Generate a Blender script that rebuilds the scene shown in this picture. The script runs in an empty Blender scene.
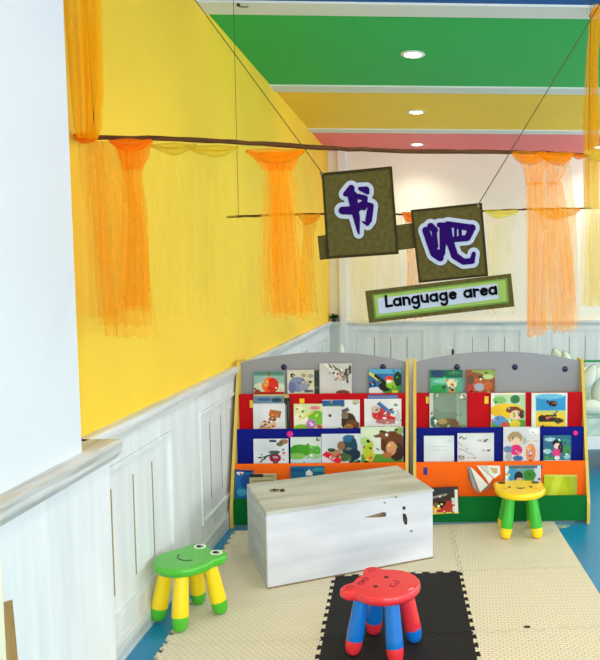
import bpy, bmesh, math, random
from math import sin, cos, pi, atan, sqrt, atan2
from mathutils import Vector, Matrix
random.seed(7)
scene = bpy.context.scene
C = bpy.data.collections.new('nursery'); scene.collection.children.link(C)

# ------------------------------------------------------------------ camera
FPX, CX, CY, H = 730.0, 460.0, 330.0, 1.47
PITCH = 0.0793; YAW = atan(27 / 730 * cos(PITCH))
FW = Vector((sin(YAW) * cos(PITCH), cos(YAW) * cos(PITCH), -sin(PITCH)))
RT = Vector((cos(YAW), -sin(YAW), 0)); UP = RT.cross(FW)
cam_d = bpy.data.cameras.new('camera'); cam = bpy.data.objects.new('camera', cam_d); C.objects.link(cam)
cam_d.sensor_fit = 'AUTO'; cam_d.sensor_width = 36; cam_d.lens = 36 * FPX / 660
cam_d.shift_x = (300 - CX) / 660; cam_d.shift_y = (CY - 330) / 660
cam.location = (0, 0, H); cam.rotation_euler = (pi / 2 - PITCH, 0, -YAW)
cam_d.clip_start = .02
scene.camera = cam
def ray(x, y): return FW + RT * ((x - CX) / FPX) + UP * ((CY - y) / FPX)
def onY(x, y, Y): d = ray(x, y); k = Y / d.y; return Vector((k * d.x, Y, H + k * d.z))
def onZ(x, y, Z): d = ray(x, y); k = (Z - H) / d.z; return Vector((k * d.x, k * d.y, Z))
def onX(x, y, X): d = ray(x, y); k = X / d.x; return Vector((X, k * d.y, H + k * d.z))

# ------------------------------------------------------------------ materials
def lin(c):
    c = c / 255.0
    return c / 12.92 if c <= .04045 else ((c + .055) / 1.055) ** 2.4
def S(r, g, b): return (lin(r), lin(g), lin(b), 1)
MATS = {}
def mat(name, col, rough=.5, spec=.4, noise=0, nscale=(8, 8, 8), col2=None, bump=0, bscale=None, metallic=0, detail=4, coat=0):
    if name in MATS: return MATS[name]
    m = bpy.data.materials.new(name); m.use_nodes = True; nt = m.node_tree; N = nt.nodes; L = nt.links
    b = N['Principled BSDF']; b.inputs['Base Color'].default_value = col
    b.inputs['Roughness'].default_value = rough; b.inputs['Specular IOR Level'].default_value = spec
    b.inputs['Metallic'].default_value = metallic; b.inputs['Coat Weight'].default_value = coat
    if noise or bump:
        tc = N.new('ShaderNodeTexCoord'); mp = N.new('ShaderNodeMapping'); L.new(tc.outputs['Object'], mp.inputs[0])
        mp.inputs['Scale'].default_value = nscale
        n = N.new('ShaderNodeTexNoise'); L.new(mp.outputs[0], n.inputs['Vector']); n.inputs['Detail'].default_value = detail
        n.inputs['Scale'].default_value = 1
        if noise:
            r = N.new('ShaderNodeValToRGB'); L.new(n.outputs['Fac'], r.inputs[0])
            r.color_ramp.elements[0].position = .5 - .5 * noise if noise < 1 else 0
            r.color_ramp.elements[0].position = .3; r.color_ramp.elements[1].position = .68
            r.color_ramp.elements[0].color = col2 or tuple(c * (1 - noise) for c in col[:3]) + (1,)
            r.color_ramp.elements[1].color = col
            L.new(r.outputs[0], b.inputs['Base Color'])
        if bump:
            bn = N.new('ShaderNodeBump'); bn.inputs['Strength'].default_value = bump; bn.inputs['Distance'].default_value = .004
            L.new(n.outputs['Fac'], bn.inputs['Height']); L.new(bn.outputs[0], b.inputs['Normal'])
    MATS[name] = m; return m
yellow_wall = mat('yellow_paint', S(255, 214, 60), .6, .3, .12, (1.2, 1.2, 1.2))
cream_wall = mat('cream_paint', S(246, 243, 228), .6, .3, .08, (.9, .9, .9))
white_paint = mat('white_paint', S(220, 228, 233), .55, .3, .05, (1, 1, 1))
whitewash = mat('whitewashed_wood', S(232, 236, 237), .5, .35, .3, (16, 16, 1.6), S(216, 222, 224), .2)
whitewash_h = mat('whitewashed_rail', S(228, 230, 228), .5, .35, .3, (14, 2.2, 34), S(196, 200, 198), .3)
whitewash_hx = mat('whitewashed_rail_back', S(228, 230, 228), .5, .35, .3, (2, 14, 34), S(196, 200, 198), .3)
box_wood = mat('box_wood', S(224, 225, 234), .5, .35, .3, (2.2, 9, 14), S(202, 205, 216), .2)
box_top = mat('box_top_wood', S(212, 212, 206), .5, .35, .3, (2.5, 12, 12), S(178, 178, 168), .2)
groove = mat('groove', S(150, 132, 84), .7)
raw_wood = mat('raw_wood', S(176, 140, 84), .7, .3, .3, (30, 30, 5))
dark_hole = mat('dark_hole', S(58, 50, 40), .9)
chip_m = mat('chipped_wood', S(150, 128, 100), .8, .2, .4, (60, 60, 60))
c_green = mat('green_ceiling', S(40, 186, 92), .6, .2, .05, (1, 1, 1))
c_yellow = mat('yellow_ceiling', S(255, 212, 66), .6, .2, .05, (1, 1, 1))
c_pink = mat('pink_ceiling', S(250, 130, 134), .6, .2, .05, (1, 1, 1))
c_blue = mat('blue_ceiling', S(20, 92, 168), .6, .2, .05, (1, 1, 1))
c_beam = mat('beam_paint', S(222, 228, 226), .6, .2)
floor_m = mat('blue_vinyl', S(20, 138, 186), .3, .5, .12, (2, 2, 2))
pine = mat('pine_edge', S(222, 192, 92), .5, .3, .15, (20, 20, 5))
mdf_grey = mat('grey_board', S(150, 152, 158), .5, .3, .06, (4, 4, 4))
b_red = mat('red_board', S(190, 8, 22), .6, .12, .06, (4, 4, 4))
b_blue = mat('navy_board', S(6, 22, 126), .6, .12, .06, (4, 4, 4))
b_orange = mat('orange_board', S(250, 104, 14), .6, .15, .06, (4, 4, 4))
b_green = mat('green_board', S(0, 108, 44), .6, .12, .06, (4, 4, 4))
plug_m = mat('plug', S(34, 18, 66), .35)
pink_m = mat('pink_plastic', S(228, 30, 140), .35)
tab_m = mat('yellow_tab', S(236, 200, 40), .4)
label_m = mat('blue_label', S(40, 50, 140), .4)
paper = mat('paper', S(236, 234, 226), .8, .2)
stick_m = mat('stick_bark', S(96, 62, 34), .8, .2, .5, (18, 60, 60), None, .5)
twine = mat('twine', S(120, 100, 66), .9, .1)
wire_m = mat('dark_cord', S(84, 74, 36), .9, .1)
olive = mat('olive_burlap', S(84, 78, 40), .85, .12, .25, (70, 70, 70), S(68, 62, 30), .3)
olive_dark = mat('olive_edge', S(46, 38, 16), .85, .15)
sign_white = mat('sign_pale', S(156, 166, 190), .6, .3)
purple = mat('purple_ink', S(34, 8, 84), .9, .05)
black_ink = mat('black_ink', S(6, 6, 14), .9, .05)
lime = mat('lime_border', S(84, 120, 38), .6, .3)
lime2 = mat('pale_lime_border', S(126, 152, 72), .6, .3)
metal_white = mat('white_metal', S(230, 232, 232), .35, .5)
metal_green = mat('green_rail', S(20, 150, 80), .4, .5)
leaf_m = mat('leaf', S(18, 92, 40), .5, .4, .3, (30, 30, 30))
sp = dict(rough=.32, spec=.5, coat=.25)
P_green = mat('stool_green', S(74, 184, 40), **sp); P_yel = mat('stool_yellow', S(252, 216, 12), **sp)
P_red = mat('stool_red', S(234, 50, 62), **sp); P_blue = mat('stool_blue', S(10, 112, 206), **sp)
P_green2 = mat('stool_leg_green', S(60, 184, 50), **sp)
P_black = mat('stool_black', S(24, 20, 20), .4); P_white = mat('stool_white', S(240, 244, 236), .35)
P_dred = mat('stool_dark_red', S(150, 20, 44), .4)
P_brown = mat('stool_brown', S(60, 40, 26), .4)

def foam(name, c1, c2, bumpd):
    m = bpy.data.materials.new(name); m.use_nodes = True; nt = m.node_tree; N = nt.nodes; L = nt.links; b = N['Principled BSDF']
    b.inputs['Roughness'].default_value = .75; b.inputs['Specular IOR Level'].default_value = .25
    tc = N.new('ShaderNodeTexCoord'); mp = N.new('ShaderNodeMapping'); L.new(tc.outputs['Object'], mp.inputs[0])
    mp.inputs['Scale'].default_value = (34, 34, 34); mp.inputs['Rotation'].default_value = (0, 0, .05)
    br = N.new('ShaderNodeTexBrick'); L.new(mp.outputs[0], br.inputs['Vector']); br.inputs['Scale'].default_value = 1
    br.inputs['Mortar Size'].default_value = .09; br.inputs['Mortar Smooth'].default_value = .8
    br.inputs['Brick Width'].default_value = 1.0; br.inputs['Row Height'].default_value = .5
    br.inputs['Color1'].default_value = c1; br.inputs['Color2'].default_value = c1; br.inputs['Mortar'].default_value = c2
    L.new(br.outputs['Color'], b.inputs['Base Color'])
    bn = N.new('ShaderNodeBump'); bn.inputs['Strength'].default_value = .8; bn.inputs['Distance'].default_value = bumpd; bn.invert = True
    L.new(br.outputs['Fac'], bn.inputs['Height']); L.new(bn.outputs[0], b.inputs['Normal'])
    return m
foam_beige = foam('beige_foam', S(232, 222, 196), S(208, 198, 170), .003)
foam_black = foam('black_foam', S(34, 33, 34), S(22, 22, 24), .002)

def sheer(name, col, alpha):
    m = bpy.data.materials.new(name); m.use_nodes = True; nt = m.node_tree; N = nt.nodes; L = nt.links
    N.remove(N['Principled BSDF']); out = N['Material Output']
    d = N.new('ShaderNodeBsdfDiffuse'); t = N.new('ShaderNodeBsdfTranslucent'); tr = N.new('ShaderNodeBsdfTransparent')
    d.inputs[0].default_value = col; t.inputs[0].default_value = col
    a = N.new('ShaderNodeMixShader'); a.inputs[0].default_value = .5; L.new(d.outputs[0], a.inputs[1]); L.new(t.outputs[0], a.inputs[2])
    tc = N.new('ShaderNodeTexCoord'); mp = N.new('ShaderNodeMapping'); mp.inputs['Scale'].default_value = (9, 9, 2.5)
    n = N.new('ShaderNodeTexNoise'); n.inputs['Scale'].default_value = 1; L.new(tc.outputs['Object'], mp.inputs[0]); L.new(mp.outputs[0], n.inputs['Vector'])
    r = N.new('ShaderNodeMapRange'); L.new(n.outputs['Fac'], r.inputs['Value'])
    r.inputs['From Min'].default_value = .3; r.inputs['From Max'].default_value = .7
    r.inputs['To Min'].default_value = max(0, alpha - .16); r.inputs['To Max'].default_value = min(1, alpha + .16)
    x = N.new('ShaderNodeMixShader'); L.new(r.outputs[0], x.inputs[0]); L.new(tr.outputs[0], x.inputs[1]); L.new(a.outputs[0], x.inputs[2])
    L.new(x.outputs[0], out.inputs[0]); return m
sh_orange = sheer('orange_tulle', S(255, 176, 24), .42)
sh_orange_lt = sheer('light_orange_tulle', S(255, 186, 50), .3)
sh_orange_dk = sheer('orange_tulle_gathered', S(255, 148, 26), .66)
sh_gold = sheer('gold_tulle', S(252, 186, 10), .6)
sh_yellow = sheer('yellow_tulle', S(246, 226, 90), .16)
sh_yellow_dk = sheer('yellow_tulle_gathered', S(232, 206, 60), .5)

cover_m = bpy.data.materials.new('printed_cover'); cover_m.use_nodes = True
_a = cover_m.node_tree.nodes.new('ShaderNodeVertexColor'); _a.layer_name = 'Col'
_b = cover_m.node_tree.nodes['Principled BSDF']; cover_m.node_tree.links.new(_a.outputs[0], _b.inputs['Base Color'])
_b.inputs['Roughness'].default_value = .5; _b.inputs['Specular IOR Level'].default_value = .2

# ------------------------------------------------------------------ helpers
def link(name, bm, m, parent=None, smooth=False):
    me = bpy.data.meshes.new(name)
    bmesh.ops.recalc_face_normals(bm, faces=bm.faces)
    bm.to_mesh(me); bm.free()
    for k in (m if isinstance(m, (list, tuple)) else [m]): me.materials.append(k)
    if smooth:
        me.polygons.foreach_set('use_smooth', [True] * len(me.polygons))
        if smooth != 'full':
            try: me.set_sharp_from_angle(angle=math.radians(40))
            except Exception: pass
    o = bpy.data.objects.new(name, me); C.objects.link(o)
    if parent: o.parent = parent
    return o
def thing(name, label, cat, loc=(0, 0, 0), rz=0, group=None):
    o = bpy.data.objects.new(name, None); o.empty_display_size = .1; C.objects.link(o); o.location = loc; o.rotation_euler = (0, 0, rz)
    return tag(o, label, cat, group)
def tag(o, label, cat, group=None):
    o['label'] = label; o['category'] = cat
    if group: o['group'] = group
    return o
def struct(o): o['kind'] = 'structure'; return o
def box(bm, a, b, mi=0):
    x0, y0, z0 = a; x1, y1, z1 = b
    v = [bm.verts.new(p) for p in ((x0, y0, z0), (x1, y0, z0), (x1, y1, z0), (x0, y1, z0), (x0, y0, z1), (x1, y0, z1), (x1, y1, z1), (x0, y1, z1))]
    for f in ((0, 3, 2, 1), (4, 5, 6, 7), (0, 1, 5, 4), (1, 2, 6, 5), (2, 3, 7, 6), (3, 0, 4, 7)):
        bm.faces.new([v[i] for i in f]).material_index = mi
    return v
def bev(bm, w, seg=2):
    bmesh.ops.bevel(bm, geom=list(bm.edges), offset=w, segments=seg, affect='EDGES', clamp_overlap=True)
def boxo(name, a, b, m, parent=None, bevel=0):
    bm = bmesh.new(); box(bm, a, b)
    if bevel: bev(bm, bevel)
    return link(name, bm, m, parent, smooth=bool(bevel))
def prism(bm, pts, d, mi=0):
    """closed polygon pts (Vectors) pushed along vector d"""
    a = [bm.verts.new(p) for p in pts]; b = [bm.verts.new(Vector(p) + d) for p in pts]; n = len(pts)
    fs = [bm.faces.new(a), bm.faces.new(b[::-1])]
    for i in range(n): fs.append(bm.faces.new((a[i], b[i], b[(i + 1) % n], a[(i + 1) % n])))
    for f in fs: f.material_index = mi
    return fs
def tube(bm, pts, rad, n=8, mi=0, cap=True):
    pts = [Vector(p) for p in pts]; rings = []; up = Vector((0.13, .2, 1)).normalized()
    for i, p in enumerate(pts):
        t = (pts[min(i + 1, len(pts) - 1)] - pts[max(i - 1, 0)]).normalized()
        s = t.cross(up)
        if s.length < .1: s = t.cross(Vector((1, 0, 0)))
        s.normalize(); u = s.cross(t)
        r = rad[i] if isinstance(rad, (list, tuple)) else rad
        rings.append([bm.verts.new(p + (s * cos(2 * pi * k / n) + u * sin(2 * pi * k / n)) * r) for k in range(n)])
    for a, b in zip(rings, rings[1:]):
        for k in range(n): bm.faces.new((a[k], a[(k + 1) % n], b[(k + 1) % n], b[k])).material_index = mi
    if cap: bm.faces.new(rings[0][::-1]).material_index = mi; bm.faces.new(rings[-1]).material_index = mi
def lathe(bm, prof, o=(0, 0, 0), ax=(0, 0, 1), n=20):
    ax = Vector(ax).normalized(); s = ax.cross(Vector((0, 1, 0.01))).normalized(); u = ax.cross(s); o = Vector(o)
    rings = []
    for r, h in prof:
        if r < 1e-5: rings.append([bm.verts.new(o + ax * h)])
        else: rings.append([bm.verts.new(o + ax * h + (s * cos(2 * pi * k / n) + u * sin(2 * pi * k / n)) * r) for k in range(n)])
    for a, b in zip(rings, rings[1:]):
        for k in range(n):
            k2 = (k + 1) % n
            if len(a) == 1 and len(b) == 1: continue
            if len(a) == 1: bm.faces.new((a[0], b[k2], b[k]))
            elif len(b) == 1: bm.faces.new((a[k], a[k2], b[0]))
            else: bm.faces.new((a[k], a[k2], b[k2], b[k]))

def islands(name, bm, m, parent):
    """link every loose piece of bm as an object of its own"""
    bm.verts.ensure_lookup_table(); seen = set()
    for v0 in bm.verts:
        if v0 in seen: continue
        st = [v0]; comp = set([v0])
        while st:
            v = st.pop()
            for ed in v.link_edges:
                w = ed.other_vert(v)
                if w not in comp: comp.add(w); st.append(w)
        seen |= comp; nb = bmesh.new(); mp = {v: nb.verts.new(v.co) for v in comp}; mi = 0
        for f in bm.faces:
            if f.verts[0] in comp: nb.faces.new([mp[v] for v in f.verts]); mi = f.material_index
        link(name, nb, m[mi] if isinstance(m, (list, tuple)) else m, parent)
    bm.free()

# ------------------------------------------------------------------ room
XL, XR, YN, YB, ZC = -1.2, 4.6, -1.6, 8.53, 2.85
struct(boxo('floor', (XL - .1, YN - .1, -.1), (XR + .1, YB + .1, 0), floor_m))
bm = bmesh.new()
for k, (a, b) in enumerate(((YN - .1, .55), (.73, 2.22), (2.4, 3.88), (4.055, 5.56), (5.74, 7.2), (7.375, YB + .1))):
    box(bm, (XL - .1, a, ZC), (XR + .1, b, ZC + .1), (1, 3, 0, 1, 2, 3)[k] if k != 2 else 0)
cl = struct(link('ceiling', bm, [c_blue, c_green, c_yellow, c_pink]))
for k, (a, b) in enumerate(((.55, .73), (2.22, 2.4), (3.88, 4.055), (5.56, 5.74), (7.2, 7.375))):
    struct(boxo('trim_%d' % (k + 1), (XL - .1, a, ZC - .012), (XR + .1, b, ZC + .1), c_beam))
struct(boxo('wall_left', (XL - .1, YN - .1, 0), (XL, YB + .1, ZC), yellow_wall))
struct(boxo('wall_back', (XL - .1, YB, 0), (XR + .1, YB + .1, ZC), cream_wall))
# right wall and near wall have wide windows (out of frame) letting the daylight in
def wall_windows(name, fix, lo, hi, wins, axis):
    bm = bmesh.new()
    def bx(a, b, z0, z1):
        if axis == 'X': box(bm, (fix, a, z0), (fix + .12, b, z1))
        else: box(bm, (a, fix - .12, z0), (b, fix, z1))
    cur = lo
    for a, b in wins:
        bx(cur, a, 0, ZC); bx(a, b, 0, .8); bx(a, b, 2.6, ZC); cur = b
    bx(cur, hi, 0, ZC)
    struct(link(name, bm, white_paint))
    for k, (a, b) in enumerate(wins):
        bm = bmesh.new()
        for t in range(4):
            q = a + (b - a - .05) * t / 3
            if axis == 'X': box(bm, (fix + .03, q, .8), (fix + .08, q + .05, 2.6))
            else: box(bm, (q, fix - .08, .8), (q + .05, fix - .03, 2.6))
        global WN; WN += 1
        struct(link('window_%d' % WN, bm, metal_white))
WN = 0
wall_windows('wall_right', XR, YN, YB, ((-.9, 1.5), (2.2, 4.6), (5.3, 7.9)), 'X')
wall_windows('wall_near', YN, XL - .1, XR + .1, ((-.6, 1.6), (2.2, 4.2)), 'Y')

# panelled dado on the left wall
def dado(axis, fixed, lo, hi, seams, p0, p1, gr, zb, zt, tn, skipto=None):
    """axis 'L': along Y on X=fixed ; axis 'B': along X on Y=fixed"""
    T = .014
    def B(bm, a, b, z0, z1, d, mi=0, d0=0):
        if axis == 'L': box(bm, (fixed + d0, a, z0), (fixed + d, b, z1), mi)
        else: box(bm, (a, fixed - d, z0), (b, fixed - d0, z1), mi)
    bm = bmesh.new(); B(bm, lo, hi, 0, .86, .006)
    for s in seams:
        for g in gr:
            if lo < s + g < hi: B(bm, s + g - .004, s + g + .004, .26, zt - .09, .0075, 1)
    struct(link('trim_%d' % tn, bm, [whitewash, groove]))
    bm = bmesh.new()
    edges = sorted([(s + p1, s + p0 + (seams[1] - seams[0])) for s in seams] + [(seams[0] - .0, seams[0] + p0)])
    for a, b in edges:
        a = max(a, lo); b = min(b, hi)
        if b - a > .01:
            mid = [s for s in seams if a + .01 < s < b - .01]
            if mid: B(bm, a, mid[0] - .0025, .1, .86, T); B(bm, mid[0] + .0025, b, .1, .86, T)
            else: B(bm, a, b, .1, .86, T)
    for s in seams:
        a = max(s + p0, lo); b = min(s + p1, hi)
        if b - a > .01:
            B(bm, a, b, .1, zb, T); B(bm, a, b, zt, .86, T)
            # thin moulding inside the frame
            m_ = .018
            B(bm, a + .001, b - .001, zb + .001, zb + m_, T + .007, 0, .0045); B(bm, a + .001, b - .001, zt - m_, zt - .001, T + .007, 0, .0045)
            B(bm, a + .0005, a + m_, zb + .0005, zt - .0005, T + .006, 0, .004); B(bm, b - m_, b - .0005, zb + .0005, zt - .0005, T + .006, 0, .004)
    struct(link('trim_%d' % (tn + 1), bm, whitewash))
    bm = bmesh.new()
    prof = ((0, .835), (.018, .84), (.022, .862), (.040, .872), (.044, .888), (.044, .904), (.038, .908), (0, .908))
    if axis == 'L': prism(bm, [Vector((fixed + d, lo, z)) for d, z in prof], Vector((0, hi - lo, 0)))
    else: prism(bm, [Vector((lo, fixed - d, z)) for d, z in prof], Vector((hi - lo, 0, 0)))
    struct(link('trim_%d' % (tn + 2), bm, whitewash_h if axis == 'L' else whitewash_hx))
    bm = bmesh.new()
    prof = ((0, 0), (.024, 0), (.024, .075), (.018, .09), (.014, .1), (0, .1))
    if axis == 'L': prism(bm, [Vector((fixed + d, lo, z)) for d, z in prof], Vector((0, hi - lo, 0)))
    else: prism(bm, [Vector((lo, fixed - d, z)) for d, z in prof], Vector((hi - lo, 0, 0)))
    struct(link('baseboard_left' if axis == 'L' else 'baseboard_back', bm, whitewash_h if axis == 'L' else whitewash_hx))
dado('L', XL, 2.44, YB - .13, [2.31, 3.51, 4.71, 5.91, 7.11, 8.31], .19, .99, (.38, .58, .775), .17, .76, 6)
sx = onY(440, 340, YB).x
dado('B', YB, XL + .2, XR, [sx - 1.145 * 2, sx - 1.145, sx, sx + 1.145, sx + 2.29, sx + 3.435], .175, .96, (.38, .57, .76), .17, .80, 9)
# pier at the near left
bm = bmesh.new(); box(bm, (XL, 1.82, .86), (-1.1, 2.29, ZC)); struct(link('wall_pier', bm, white_paint))
bm = bmesh.new(); box(bm, (XL, 1.82, 0), (-1.085, 2.44, .86), 0)
struct(link('trim_12', bm, [whitewash, mat('faint_groove', S(170, 178, 182), .7)]))
bm = bmesh.new(); prism(bm, [Vector((XL + .005, 1.775, .84)), Vector((-1.075, 1.775, .84)), Vector((-1.055, 1.775, .862)), Vector((-1.05, 1.775, .9)), Vector((-1.06, 1.775, .908)), Vector((XL + .005, 1.775, .908))], Vector((0, .695, 0)))
struct(link('trim_13', bm, mat('worn_rail', S(222, 224, 222), .55, .3, .3, (34, 3, 60), S(168, 168, 160), .3)))
bm = bmesh.new(); prism(bm, [Vector((-1.0852, y, z)) for y, z in ((1.822, 0), (1.874, 0), (1.872, .42), (1.864, .55), (1.858, .63), (1.822, .64))], Vector((.0015, 0, 0))); struct(link('trim_14', bm, raw_wood))
bm = bmesh.new(); box(bm, (XL, 1.85, 0), (-1.07, 2.44, .09)); struct(link('trim_15', bm, whitewash_h))
# corner pier and pale strip at the far left corner
bm = bmesh.new(); box(bm, (XL, YB - .13, 0), (XL + .12, YB, .86)); box(bm, (XL, YB - .15, .86), (XL + .14, YB, .9)); struct(link('trim_16', bm, mat('grey_wood', S(190, 198, 190), .6)))
bm = bmesh.new(); box(bm, (XL + .12, YB - .06, 0), (XL + .2, YB, ZC)); struct(link('trim_17', bm, metal_white))

# ------------------------------------------------------------------ ceiling lamps
em = bpy.data.materials.new('lamp_glow'); em.use_nodes = True
_e = em.node_tree.nodes['Principled BSDF']; _e.inputs['Emission Color'].default_value = (1, .96, .88, 1); _e.inputs['Emission Strength'].default_value = 22
def downlight(x, y, label):
    t = thing('ceiling_downlight', label, 'ceiling light', (x, y, ZC), 0, 'recessed ceiling downlights')
    bm = bmesh.new(); lathe(bm, [(.052, -.004), (.058, -.009), (.07, -.008), (.078, -.003), (.078, 0), (.052, 0), (.052, -.004)], n=32); link('trim_ring', bm, metal_white, t, True)
    bm = bmesh.new(); lathe(bm, [(0, -.0045), (.03, -.0045), (.052, -.003), (.052, -.001), (0, -.001)], n=32); link('diffuser', bm, em, t, True)
    ld = bpy.data.lights.new('downlight_glow', 'SPOT'); ld.energy = 42; ld.spot_size = 2.4; ld.spot_blend = 1; ld.shadow_soft_size = .06; ld.color = (1, .93, .82)
    lo = bpy.data.objects.new('downlight_glow', ld); C.objects.link(lo); lo.location = (x, y, ZC - .03)
downlight(-.125, 4.77, 'round recessed downlight glowing in the green ceiling panel')
downlight(-.143, 6.45, 'round recessed downlight glowing in the yellow ceiling panel')
downlight(-.169, 8.06, 'round recessed downlight in the pink ceiling panel, above the two signs')
downlight(1.84, 8.15, 'round recessed downlight in the pink ceiling panel at the far right edge')

for i, (x, y) in enumerate(((-.11, 3.1), (-.1, 1.4), (1.84, 1.4), (1.84, 3.1), (1.84, 4.77), (1.84, 6.45))):  # unseen downlights continuing the ceiling grid, added to brighten mats and stool seats
    downlight(x, y, ('added unseen downlight in the blue ceiling panel above the white box', 'added unseen downlight in the pink ceiling panel over the viewer', 'added unseen downlight in the pink ceiling panel right of the viewer', 'added unseen downlight in the blue ceiling panel at the right', 'added unseen downlight in the green ceiling panel, outside the right edge', 'added unseen downlight in the yellow ceiling panel, outside the right edge')[i])

# ------------------------------------------------------------------ foam mats
TS = .61; MO = Vector((.129, 3.462)); MX = Vector((cos(.05), sin(.05))); MY = Vector((-sin(.05), cos(.05)))
def edge_teeth(n=9, amp=.016):
    """profile (u 0..1, offset) for a dovetail jigsaw edge"""
    out = []
    for k in range(n):
        c = (k + .5) / n; w = .5 / n
        s = amp / 2
        out += [(c - w * .42, -s), (c - w * .62, s), (c + w * .62, s), (c + w * .42, -s)]
    return out
TE = edge_teeth()
def mat_tile(ci, ri, m, label, flat=()):
    """column ci (0 = ends at MO.x), row ri (0 = starts at MO.y going away)"""
    def W(u, v):
        p = MO + MX * ((ci - 1 + u) * TS) + MY * ((ri + v) * (TS if ri < 0 else .668)); return Vector((p.x, p.y, 0.001))
    g = .0012 / TS; pts = []
    def run(side):
        prof = [] if side in flat else TE
        s = []
        for u, o in prof: s.append((u, o / TS))
        return s
    pts.append((g, g))
    for u, o in run('near'): pts.append((u, o + g))
    pts.append((1 - g, g))
    for v, o in run('right'): pts.append((1 + o - g, v))
    pts.append((1 - g, 1 - g))
    for u, o in reversed(run('far')): pts.append((u, 1 + o - g))
    pts.append((g, 1 - g))
    for v, o in reversed(run('left')): pts.append((o + g, v))
    bm = bmesh.new(); prism(bm, [W(*p) for p in pts], Vector((0, 0, .011)))
    bmesh.ops.triangulate(bm, faces=[f for f in bm.faces if len(f.verts) > 4])
    return tag(link('foam_floor_tile', bm, m), label, 'floor mat', 'interlocking foam floor tiles')
mat_tile(-1 + 1, 0, foam_beige, 'beige foam tile in the back row, behind the black tiles', ('far',))
mat_tile(-1, 0, foam_beige, 'beige foam tile under the left end of the white box, beside the left wall', ('far',))
mat_tile(1, 0, foam_beige, 'beige foam tile under the yellow and green stool', ('far', 'right'))
mat_tile(0, -1, foam_black, 'black foam tile under the red and blue stool')
mat_tile(0, -2, foam_black, 'black foam tile at the bottom edge of the photo, in front of the red stool')
mat_tile(-1, -1, foam_beige, 'beige foam tile between the green stool and the black tile')
mat_tile(-1, -2, foam_beige, 'beige foam tile at the bottom edge, nearest on the left')
mat_tile(1, -1, foam_beige, 'beige foam tile to the right of the black tile, reaching the right edge', ('right',))
mat_tile(1, -2, foam_beige, 'beige foam tile nearest at the bottom right with a dark spot at its seam', ('right',))

# ------------------------------------------------------------------ white wooden box
bx0 = Vector((-.766, 3.292)); bx1 = Vector((-.004, 3.631)); ang = atan2(bx1.y - bx0.y, bx1.x - bx0.x); BL = (bx1 - bx0).length; BD = .495; BH = .362
t = thing('wooden_box', 'large whitewashed wooden box with chipped front standing on the mats before the bookshelves', 'box', (bx0.x, bx0.y, .013), ang)
def pan(name, a, b, m, bevel=.003): return boxo(name, a, b, m, t, bevel)
fr = pan('front_panel', (0, 0, 0), (BL, .016, BH - .018), box_wood)
pan('back_panel', (0, BD - .016, 0), (BL, BD, BH - .018), box_wood)
pan('side_panel', (0, .016, 0), (.016, BD - .016, BH - .018), mat('box_wood_shaded', S(206, 208, 204), .5, .35, .3, (9, 2.2, 26), S(180, 184, 182), .25))  # left side: same wood, its shade painted in as a darker colour
pan('side_panel', (BL - .016, .016, 0), (BL, BD - .016, BH - .018), box_wood)
pan('top_panel', (-.0005, -.0005, BH - .018), (BL + .001, BD + .001, BH), box_top)
bm = bmesh.new()
Rm = Matrix.Rotation(-ang, 3, 'Z')
def loc(p): return Rm @ (Vector(p) - Vector((bx0.x, bx0.y, .013)))
def front_px(x, y):  # point of the front face plane hit by this direction
    n = Vector((sin(ang), -cos(ang), 0)); d = ray(x, y); o = Vector((0, 0, H)); k = (Vector((bx0.x, bx0.y, 0)) - o).dot(n) / d.dot(n); return loc(o + d * k)
def patch(bm, pts, mi=0):
    q = [front_px(*p) for p in pts]; q = [Vector((v.x, -.0006, v.z)) for v in q]; prism(bm, q, Vector((0, .002, 0)), mi)
def zc(x, y): return (235 + x / 2.857, 460 + y / 2.857)
patch(bm, [zc(*p) for p in ((368, 164), (395, 157), (425, 148), (433, 152), (430, 162), (405, 164))], 0)
patch(bm, [zc(*p) for p in ((415, 153), (430, 150), (432, 160), (418, 161))], 2)
patch(bm, [zc(*p) for p in ((478, 134), (486, 132), (488, 140), (480, 143))], 1)
patch(bm, [zc(*p) for p in ((479, 152), (488, 155), (492, 166), (492, 184), (485, 185), (480, 172))], 1)
patch(bm, [zc(*p) for p in ((481, 168), (486, 170), (487, 180), (483, 182))], 0)
patch(bm, [zc(*p) for p in ((500, 200), (507, 201), (507, 206), (501, 206))], 2)
patch(bm, [zc(*p) for p in ((424, 120), (431, 120), (431, 124), (425, 124))], 2)
patch(bm, [zc(*p) for p in ((455, 104), (463, 104), (463, 108), (456, 108))], 2)
islands('paint_chip', bm, [chip_m, dark_hole, mat('grey_chip', S(120, 118, 112), .8)], fr)
bm = bmesh.new()
for pts, mi in ((((96, 86), (112, 82), (128, 84), (126, 90), (104, 92)), 1), (((128, 84), (140, 82), (143, 90), (130, 92)), 0), (((108, 84), (118, 83), (120, 87), (110, 88)), 2)):
    q = [loc(onZ(*zc(*p), BH + .013)) for p in pts]; q = [Vector((v.x, v.y, BH - .001)) for v in q]; prism(bm, q, Vector((0, 0, .0018)), mi)
islands('paint_chip', bm, [dark_hole, chip_m, P_white], t)
# thin strip of raw wood along the bottom of the front
boxo('bottom_edge', (.0, -.002, -.001), (BL, .0, .006), chip_m, t)

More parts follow.
